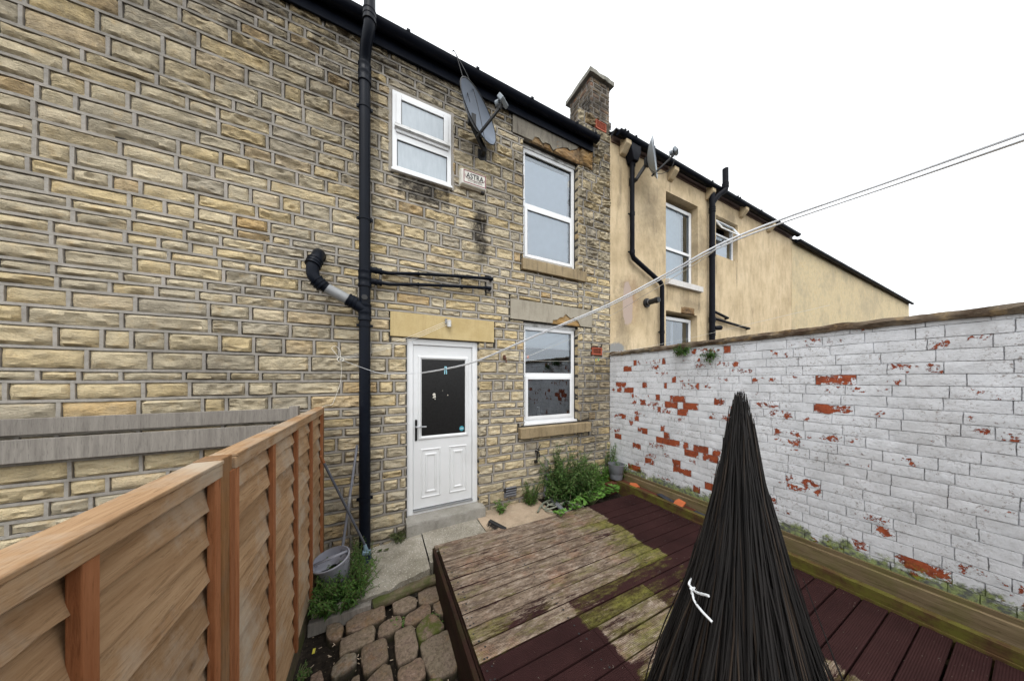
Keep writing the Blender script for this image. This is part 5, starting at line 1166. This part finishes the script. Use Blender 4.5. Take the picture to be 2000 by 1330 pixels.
m = MB(); m.tube([top, top+(bot-top)*.07], .0125, 10); m.build('pole_tip', 'batten', br2, smooth=50)
m = MB(); m.tube([bot-(bot-top).normalized()*.03, bot+Vector((.005, 0, -.05))], [.014, .024], 12); m.bar(bot+Vector((-.03, 0, -.05)), bot+Vector((.045, -.01, -.065)), .05, .035); m.build('brush_head', 'mop', br2, bevel=.006, smooth=40)
m = MB()
for i in range(90):
    q = bot+Vector((rnd.uniform(-.035, .045), rnd.uniform(-.02, .02), -.075)); m.tube([q, q+Vector((rnd.uniform(-.015, .015), rnd.uniform(-.02, .02), -.085))], .0025, 4, cap=False)
m.build('bristles', 'mopdark', br2)
mp = thing('mop', 'long grey mop pole standing in the bucket and leaning on the black soil pipe', 'mop', (-.33, 2.95, .14))
m = MB(); a = Vector((-.335, 2.93, .17)); b = Vector((-.205, 3.28, 1.30)); m.tube([a, b], .0125, 10); m.build('pole', 'greypole', mp, smooth=50); m = MB(); j = a.lerp(b, .55); d = (b-a).normalized(); m.tube([j-d*.03, j+d*.03], .0145, 10); m.build('pole_joint', 'greypipe', mp, smooth=50)
m = MB()
for i in range(40):
    th = rnd.random()*6.3; m.tube([a, a+Vector((.03*math.cos(th), .03*math.sin(th), -.015)), a+Vector((.05*math.cos(th), .05*math.sin(th), -.045))], .004, 4)
m.build('mop_head', 'string', mp)
# ================================================================ plants
def leaf(mb, p, d, up, L, W, tone, bend=.25, lobes=0):
    d = d.normalized(); s_ = d.cross(up)
    if s_.length < 1e-4: s_ = Vector((1, 0, 0))
    s_.normalize(); n_ = s_.cross(d)
    if lobes:
        c = p+d*L*.5; K = 13; vs = [c]
        for k in range(K):
            th = 2*math.pi*k/K; rr = L*.5*(1+.28*(1 if k % 2 else -1)); vs.append(c+d*rr*math.cos(th)+s_*rr*math.sin(th)+n_*(L*.10*(1 if k % 2 else .2)))
        mb.add(vs, [(0, k+1, (k+1) % K+1) for k in range(K)], (tone, 0, 0)); return
    m1 = p+d*L*.4-n_*(-L*.08); m2 = p+d*L*.75-n_*L*bend*.35; tip = p+d*L-n_*L*bend
    mb.add([p, m1+s_*W*.5+n_*W*.15, m1-n_*.0, m1-s_*W*.5+n_*W*.15, m2+s_*W*.36, m2-s_*W*.36, tip], [(0, 1, 2), (0, 2, 3), (1, 4, 2), (2, 5, 3), (2, 4, 6), (2, 6, 5)], (tone, 0, 0))
def plant(name, label, cat, base, H, spread, nst, L, W, step, lmat='leaf', lean=(0, 0), jit=.03, lobes=0, dens=2, first=.1, clampw=None, hvar=.5, group=None, wander=.25):
    t = thing(name, label, cat, base, group); st_, lv = MB(), MB(); base = Vector(base)
    for i in range(nst):
        th = rnd.random()*6.283; r = math.sqrt(rnd.random()); b = base+Vector((math.cos(th)*r*jit, math.sin(th)*r*jit, 0)); h = H*(1-hvar*rnd.random()**1.3)*(1-.25*r)
        dx = Vector((math.cos(th)*spread*r+lean[0], math.sin(th)*spread*r+lean[1], 0)); n = 7; P = []; wx, wy = rnd.random()*30, rnd.random()*30
        for k in range(n+1):
            q = k/n; P.append(b+dx*(q**1.3)+Vector((wander*.2*ns(wx, q*2), wander*.2*ns(wy, q*2), h*(q-.12*q*q))))
        if clampw: P = [Vector((clamp(p.x, clampw[0], clampw[1]), clamp(p.y, clampw[2], clampw[3]), p.z)) for p in P]
        st_.tube(P, [.004*(1-.75*k/n)+.0008 for k in range(n+1)], 5, cap=False)
        s_ = first*h; ang = rnd.random()*6
        while s_ < h:
            q = s_/h; k = min(n-1, int(q*n)); p = P[k].lerp(P[k+1], q*n-k); tw = (P[k+1]-P[k]).normalized()
            for j in range(dens):
                ang += 2.4; o = Vector((math.cos(ang), math.sin(ang), .0)); dd = (o+tw*rnd.uniform(.2, .9)+Vector((0, 0, rnd.uniform(-.35, .25)))).normalized(); sc = (1-.55*q)*rnd.uniform(.6, 1.15)
                tip = p+dd*L*sc
                if clampw and (tip.y > clampw[3]+.03 or tip.x > clampw[1]+.03 or tip.x < clampw[0]-.02): continue
                leaf(lv, p, dd, Vector((0, 0, 1)), L*sc, W*sc, clamp(rnd.random()*.75+.3*(q-.3)), rnd.uniform(.1, .5), lobes)
            s_ += step*rnd.uniform(.7, 1.3)
    st_.build('stems', 'stem', t); lv.build('foliage', lmat, t); return t
rnd.seed(77)
plant('bush', 'big leafy bush growing against the stone wall below the kitchen window', 'bush', (2.53, 3.22, .2), 1.02, .30, 120, .060, .036, .021, 'leafdark', (.02, -.02), .25, dens=2, clampw=(2.10, 3.1, 2.85, 3.33), hvar=.7, wander=.9)
plant('nettle', 'bright green nettle clump left of the grey pot', 'plant', (3.12, 3.24, .2), .56, .25, 110, .065, .038, .03, 'leafbright', (-.05, -.0), .15, clampw=(2.7, 3.24, 3.12, 3.36))
plant('nettle', 'tall nettle reaching up the corner of the white wall', 'plant', (3.50, 3.29, .3), .90, .07, 11, .075, .036, .05, 'leafbright', (.0, -.02), .05, clampw=(3.3, 3.58, 2.9, 3.36), hvar=.35)
plant('nettle', 'leafy stems between the pot and the white wall', 'plant', (3.52, 3.12, .4), .42, .10, 9, .065, .03, .035, 'leafbright', (.0, -.06), .05, clampw=(3.3, 3.58, 2.8, 3.36), hvar=.4)
plant('willowherb', 'slim green weed growing at the wall foot left of the grey conduit', 'weed', (1.93, 3.29, .21), .58, .12, 26, .055, .014, .022, 'leaf', (0, -.03), .06, clampw=(1.6, 2.3, 2.9, 3.35), hvar=.6)
plant('willowherb', 'small green weed beside the grey vent cover', 'weed', (1.47, 3.28, .21), .27, .07, 9, .06, .024, .028, 'leafbright', (0, -.03), .04, clampw=(1.3, 1.7, 3.0, 3.34), hvar=.4)
for (u, v), r_, n_, lab in (((1185, 952), .16, 42, 'lobed geranium leaves spilling over the far right corner of the deck'), ((1155, 968), .15, 34, 'lobed geranium leaves at the deck edge left of the corner'), ((1128, 985), .09, 14, 'small lobed weed at the deck edge beside the hose'), ((1095, 998), .06, 8, 'tiny bright weed inside the hose coil')):
    b = gnd(u, v, .36); t = thing('wild_geranium', lab, 'plant', (b.x, b.y, .22), 'wild geraniums along the far edge of the deck'); lv, s_ = MB(), MB()
    for i in range(n_*2):
        th = rnd.random()*6.28; rr = r_*math.sqrt(rnd.random()); p = Vector((b.x+rr*1.2*math.cos(th), b.y+rr*.7*math.sin(th), .33+.09*rnd.random()*(1-rr/r_*.5))); s_.tube([(b.x, b.y, .21), p], .0016, 4, cap=False)
        leaf(lv, p, Vector((math.cos(th), math.sin(th), rnd.uniform(-.2, .3))), Vector((rnd.uniform(-.3, .3), rnd.uniform(-.5, .1), 1)), rnd.uniform(.035, .06), .04, rnd.random(), lobes=1)
    s_.build('stems', 'stem', t); lv.build('foliage', 'leafbright', t)
plant('weed_clump', 'dense green weeds filling the corner by the fence in front of the bucket', 'weed', (-.30, 2.74, .07), .36, .20, 120, .06, .02, .026, 'leaf', (.0, -.02), .15, clampw=(-.47, .02, 2.5, 3.3), hvar=.6)
plant('weed_clump', 'weeds growing between the bucket and the soil pipe', 'weed', (-.20, 3.05, .09), .42, .12, 44, .045, .014, .024, 'leaf', (0, 0), .12, clampw=(-.47, -.02, 2.7, 3.35), hvar=.7)
for (u, v), s_, n_, lab, mt in (((782, 1046), .15, 46, 'brownish fern tuft at the wall foot left of the doorstep', 'fern'), ((702, 1190), .07, 12, 'small weed in front of the grey edging timber', 'leafbright'), ((780, 1218), .05, 12, 'small weed among the cobbles near the mossy log', 'leafbright'), ((852, 1215), .05, 11, 'small weed among the cobbles close to the deck', 'leafbright'), ((590, 1325), .07, 14, 'weed at the foot of the fence nearest the viewer', 'leaf')):
    b = gnd(u, v, .12 if v < 1100 else .0); plant('small_weed', lab, 'weed', (b.x, min(b.y, 3.36), b.z), s_, s_*.8, n_, .035, .016, .02, mt, (0, 0), .03, clampw=(-.48, 1, 0, 3.38), group='little weeds in the paving joints')
for (u, v), s_, n_, lab in (((1335, 690), .17, 60, 'larger green tuft hanging from the top of the white wall'), ((1389, 700), .15, 34, 'smaller green tuft hanging right of it on the white wall')):
    b = side(u, v-4, 3.57); t = thing('wall_plant', lab, 'plant', b, 'green tufts on the white wall'); lv, st_ = MB(), MB()
    for i in range(n_):
        d = Vector((-rnd.uniform(.1, .6), rnd.uniform(-1, 1), rnd.uniform(-.5, .6))).normalized(); e = b+d*s_*rnd.uniform(.3, .8); st_.tube([b, e], .0015, 4, cap=False)
        for j in range(7): q = b.lerp(e, rnd.random()**.5); leaf(lv, q, Vector((rnd.uniform(-1, .2), rnd.uniform(-1, 1), rnd.uniform(-.8, .8))), Vector((0, 0, 1)), .035, .012, rnd.random()*.8)
    st_.build('stems', 'stem', t); lv.build('foliage', 'leaf', t)
# loose bits
dbm = MB()
for i in range(260):
    x = rnd.uniform(-.47, .52); y = rnd.uniform(1.2, 2.6); dbm.bar((x, y, .0), (x+rnd.uniform(-.02, .02), y+rnd.uniform(-.02, .02), .006), .005, .002)
for i in range(60):
    x = rnd.uniform(3.41, 3.53); y = rnd.uniform(.8, 3.0); dbm.bar((x, y, .32), (x+rnd.uniform(-.02, .02), y+rnd.uniform(-.02, .02), .33), .008, .003)
o = dbm.build('litter', 'straw'); o['kind'] = 'stuff'
m = MB(); a = gnd(613, 1272, 0); m.box(a.x-.008, a.x+.008, a.y-.02, a.y+.02, .002, .007); tag(m.build('yellow_tag', 'yellowplastic', None), 'small yellow plastic tag lying on the dark soil by the fence', 'litter')
for (u, v), lab in (((741, 1076), 'dark wet leaf on the concrete nearest the soil pipe'), ((754, 1074), 'second dark wet leaf just right of the first on the concrete')):
    m = MB(); a = gnd(u, v, .117); m.add([(a.x+.028*math.cos(q)*(1+.2*math.sin(3*q)), a.y+.016*math.sin(q), .125+.004*math.sin(2*q)) for q in [k*.52 for k in range(12)]], [tuple(range(12))]); tag(m.build('fallen_leaf', 'fern', None), lab, 'leaf', 'fallen leaves on the concrete')
# ================================================================ cane bundle
rnd.seed(91)
ax_, rr_ = R(67.0), .85; C0 = Vector((rr_*math.sin(ax_), rr_*math.cos(ax_), 0))
cbn = thing('cane_bundle', 'tall tied bundle of thin dark brown canes standing on the deck at the right', 'cane bundle', (C0.x, C0.y, ZD))
prof = [(1.96, .008), (1.90, .020), (1.73, .046), (1.585, .078), (1.435, .114), (1.3, .156), (1.13, .200), (.8, .245), (ZD, .28)]
def pr(z):
    for (za, ra), (zb_, rb) in zip(prof, prof[1:]):
        if z >= zb_: return ra+(rb-ra)*(za-z)/(za-zb_)
    return prof[-1][1]
ca, cl = MB(), MB()
for i in range(2000):
    th = rnd.random()*6.283; q = rnd.random()**.35; tw = rnd.uniform(-.45, .45); ztop = 1.50+.47*rnd.random() if rnd.random() < .8 else rnd.uniform(1.2, 1.9); zb_ = rnd.uniform(ZD, ZD+.1)
    k = q*(1.0+(.14*rnd.random() if rnd.random() < .12 else 0)); P = []; w1, w2 = rnd.random()*40, rnd.random()*40
    if rnd.random() < .10: k *= 1.12
    for s_ in range(9):
        z = ztop+(zb_-ztop)*s_/8; r = pr(z)*k; P.append((C0.x+r*math.cos(th+tw*s_/8)+.014*ns(w1, z*4), C0.y+r*math.sin(th+tw*s_/8)+.014*ns(w2, z*4), z))
    r9 = rnd.uniform(.0014, .0026)
    (cl if rnd.random() < .13 else ca).tube(P, [q_*r9 for q_ in (.35, .8, 1, 1, 1, 1, 1, 1, 1)], 4, cap=False)
o = ca.build('canes', 'cane', cbn); o['kind'] = 'stuff'; o = cl.build('brown_canes', 'canelight', cbn); o['kind'] = 'stuff'
m = MB(); m.lathe((C0.x, C0.y, 0), [(pr(z)*.80, z) for z in (ZD, .8, 1.13, 1.3, 1.5)]+[(.0, 1.7)], 20); m.build('bundle_core', 'rubber', cbn, smooth=60)
def onb(u, v, k=1.02):
    """where a sighting meets the bundle's surface"""
    th = AZ+math.atan((u-CX)/F); cs_ = math.cos(math.atan((u-CX)/F)); 
    for s_ in range(400):
        d = .3+s_*.003; x, y = d*math.sin(th), d*math.cos(th); z = EYE-(v-HY)/F*(d*cs_)
        if math.hypot(x-C0.x, y-C0.y) < pr(z)*k: return Vector((x, y, z))
    return Vector((rr_*.85*math.sin(th), rr_*.85*math.cos(th), EYE-(v-HY)/F*rr_*.85*cs_))
kn = onb(1352, 1150, 1.15); m = MB(); m.tube(smooth_path([onb(1352, 1130, 1.10), onb(1346, 1140, 1.14), kn, onb(1352, 1160, 1.14)], 4), .0034, 6, c=(.5, 0, 0))
m.tube(smooth_path([kn, onb(1362, 1157, 1.17), onb(1373, 1160, 1.2), onb(1384, 1163, 1.22)], 4), .0030, 6, c=(.5, 0, 0)); m.tube(smooth_path([kn, onb(1356, 1172, 1.17), onb(1370, 1192, 1.2), onb(1391, 1214, 1.22)], 4), .0028, 6, c=(.5, 0, 0))
m.bar(kn+Vector((-.004, 0, -.003)), kn+Vector((.007, -.004, .002)), .008, .008, c=(.5, 0, 0))
m.build('cable_tie', 'tie', cbn, smooth=60)
m = MB(); m.box(-4.2, 3.6, -2.5, -2.28, -.05, 2.35, (.3, .3, 0)); m.box(-4.22, 3.62, -2.53, -2.25, 2.351, 2.43, (.3, .3, 0)); tag(m.build('sky_blocking_wall', 'stone', None), 'unseen stone wall added behind the viewer to keep sky light off the lower yard', 'wall')  # out of view, added to block sky light and darken the lower yard
m = MB(); m.box(1.27, 1.35, -1.78, -1.70, 0, 2.55); m.box(1.25, 1.37, -1.80, -1.68, 2.55, 2.58); tag(m.build('line_post', 'post', None, bevel=.004), 'wooden post behind the viewer that carries the washing lines', 'post')
# ================================================================ camera, sky, sun
cam = bpy.data.cameras.new('camera'); co = bpy.data.objects.new('camera', cam); COL.objects.link(co); co.location = (0, 0, EYE); co.rotation_euler = (R(90), 0, -AZ)
cam.sensor_width = 36; cam.lens = F/2000*36; cam.shift_y = (HY-665)/2000; cam.clip_start = .02; cam.clip_end = 600; S.camera = co
SE, SR = R(58), R(205)     # sun height, compass direction it stands in (behind and left of the eye)
w = bpy.data.worlds.new('World'); S.world = w; w.use_nodes = True; nt = w.node_tree; bg = nt.nodes['Background']
sky = nt.nodes.new('ShaderNodeTexSky'); sky.sky_type = 'NISHITA'; sky.sun_disc = False; sky.sun_elevation = SE; sky.sun_rotation = SR; sky.air_density = 1.0; sky.dust_density = 4.0; sky.ozone_density = 1.0
hsv = nt.nodes.new('ShaderNodeHueSaturation'); hsv.inputs['Saturation'].default_value = .10; nt.links.new(sky.outputs[0], hsv.inputs['Color'])
mx = nt.nodes.new('ShaderNodeMix'); mx.data_type = 'RGBA'; mx.inputs[0].default_value = .6; nt.links.new(hsv.outputs[0], mx.inputs[6]); mx.inputs[7].default_value = (11.4, 11.8, 12.1, 1)
nt.links.new(mx.outputs[2], bg.inputs['Color']); bg.inputs['Strength'].default_value = .12
sn = bpy.data.lights.new('sun', 'SUN'); sn.energy = .55; sn.angle = R(25); sn.color = (1.0, .97, .92); so = bpy.data.objects.new('sun', sn); COL.objects.link(so)
dirv = Vector((math.sin(SR)*math.cos(SE), math.cos(SR)*math.cos(SE), math.sin(SE))); so.rotation_euler = dirv.to_track_quat('Z', 'Y').to_euler(); so.location = (0, 0, 12)
S.view_settings.view_transform = 'Standard'; S.view_settings.look = 'None'; S.view_settings.gamma = 1; S.view_settings.exposure = .80
S.render.engine = 'CYCLES'; S.cycles.use_denoising = True; S.cycles.max_bounces = 8; S.cycles.transparent_max_bounces = 12
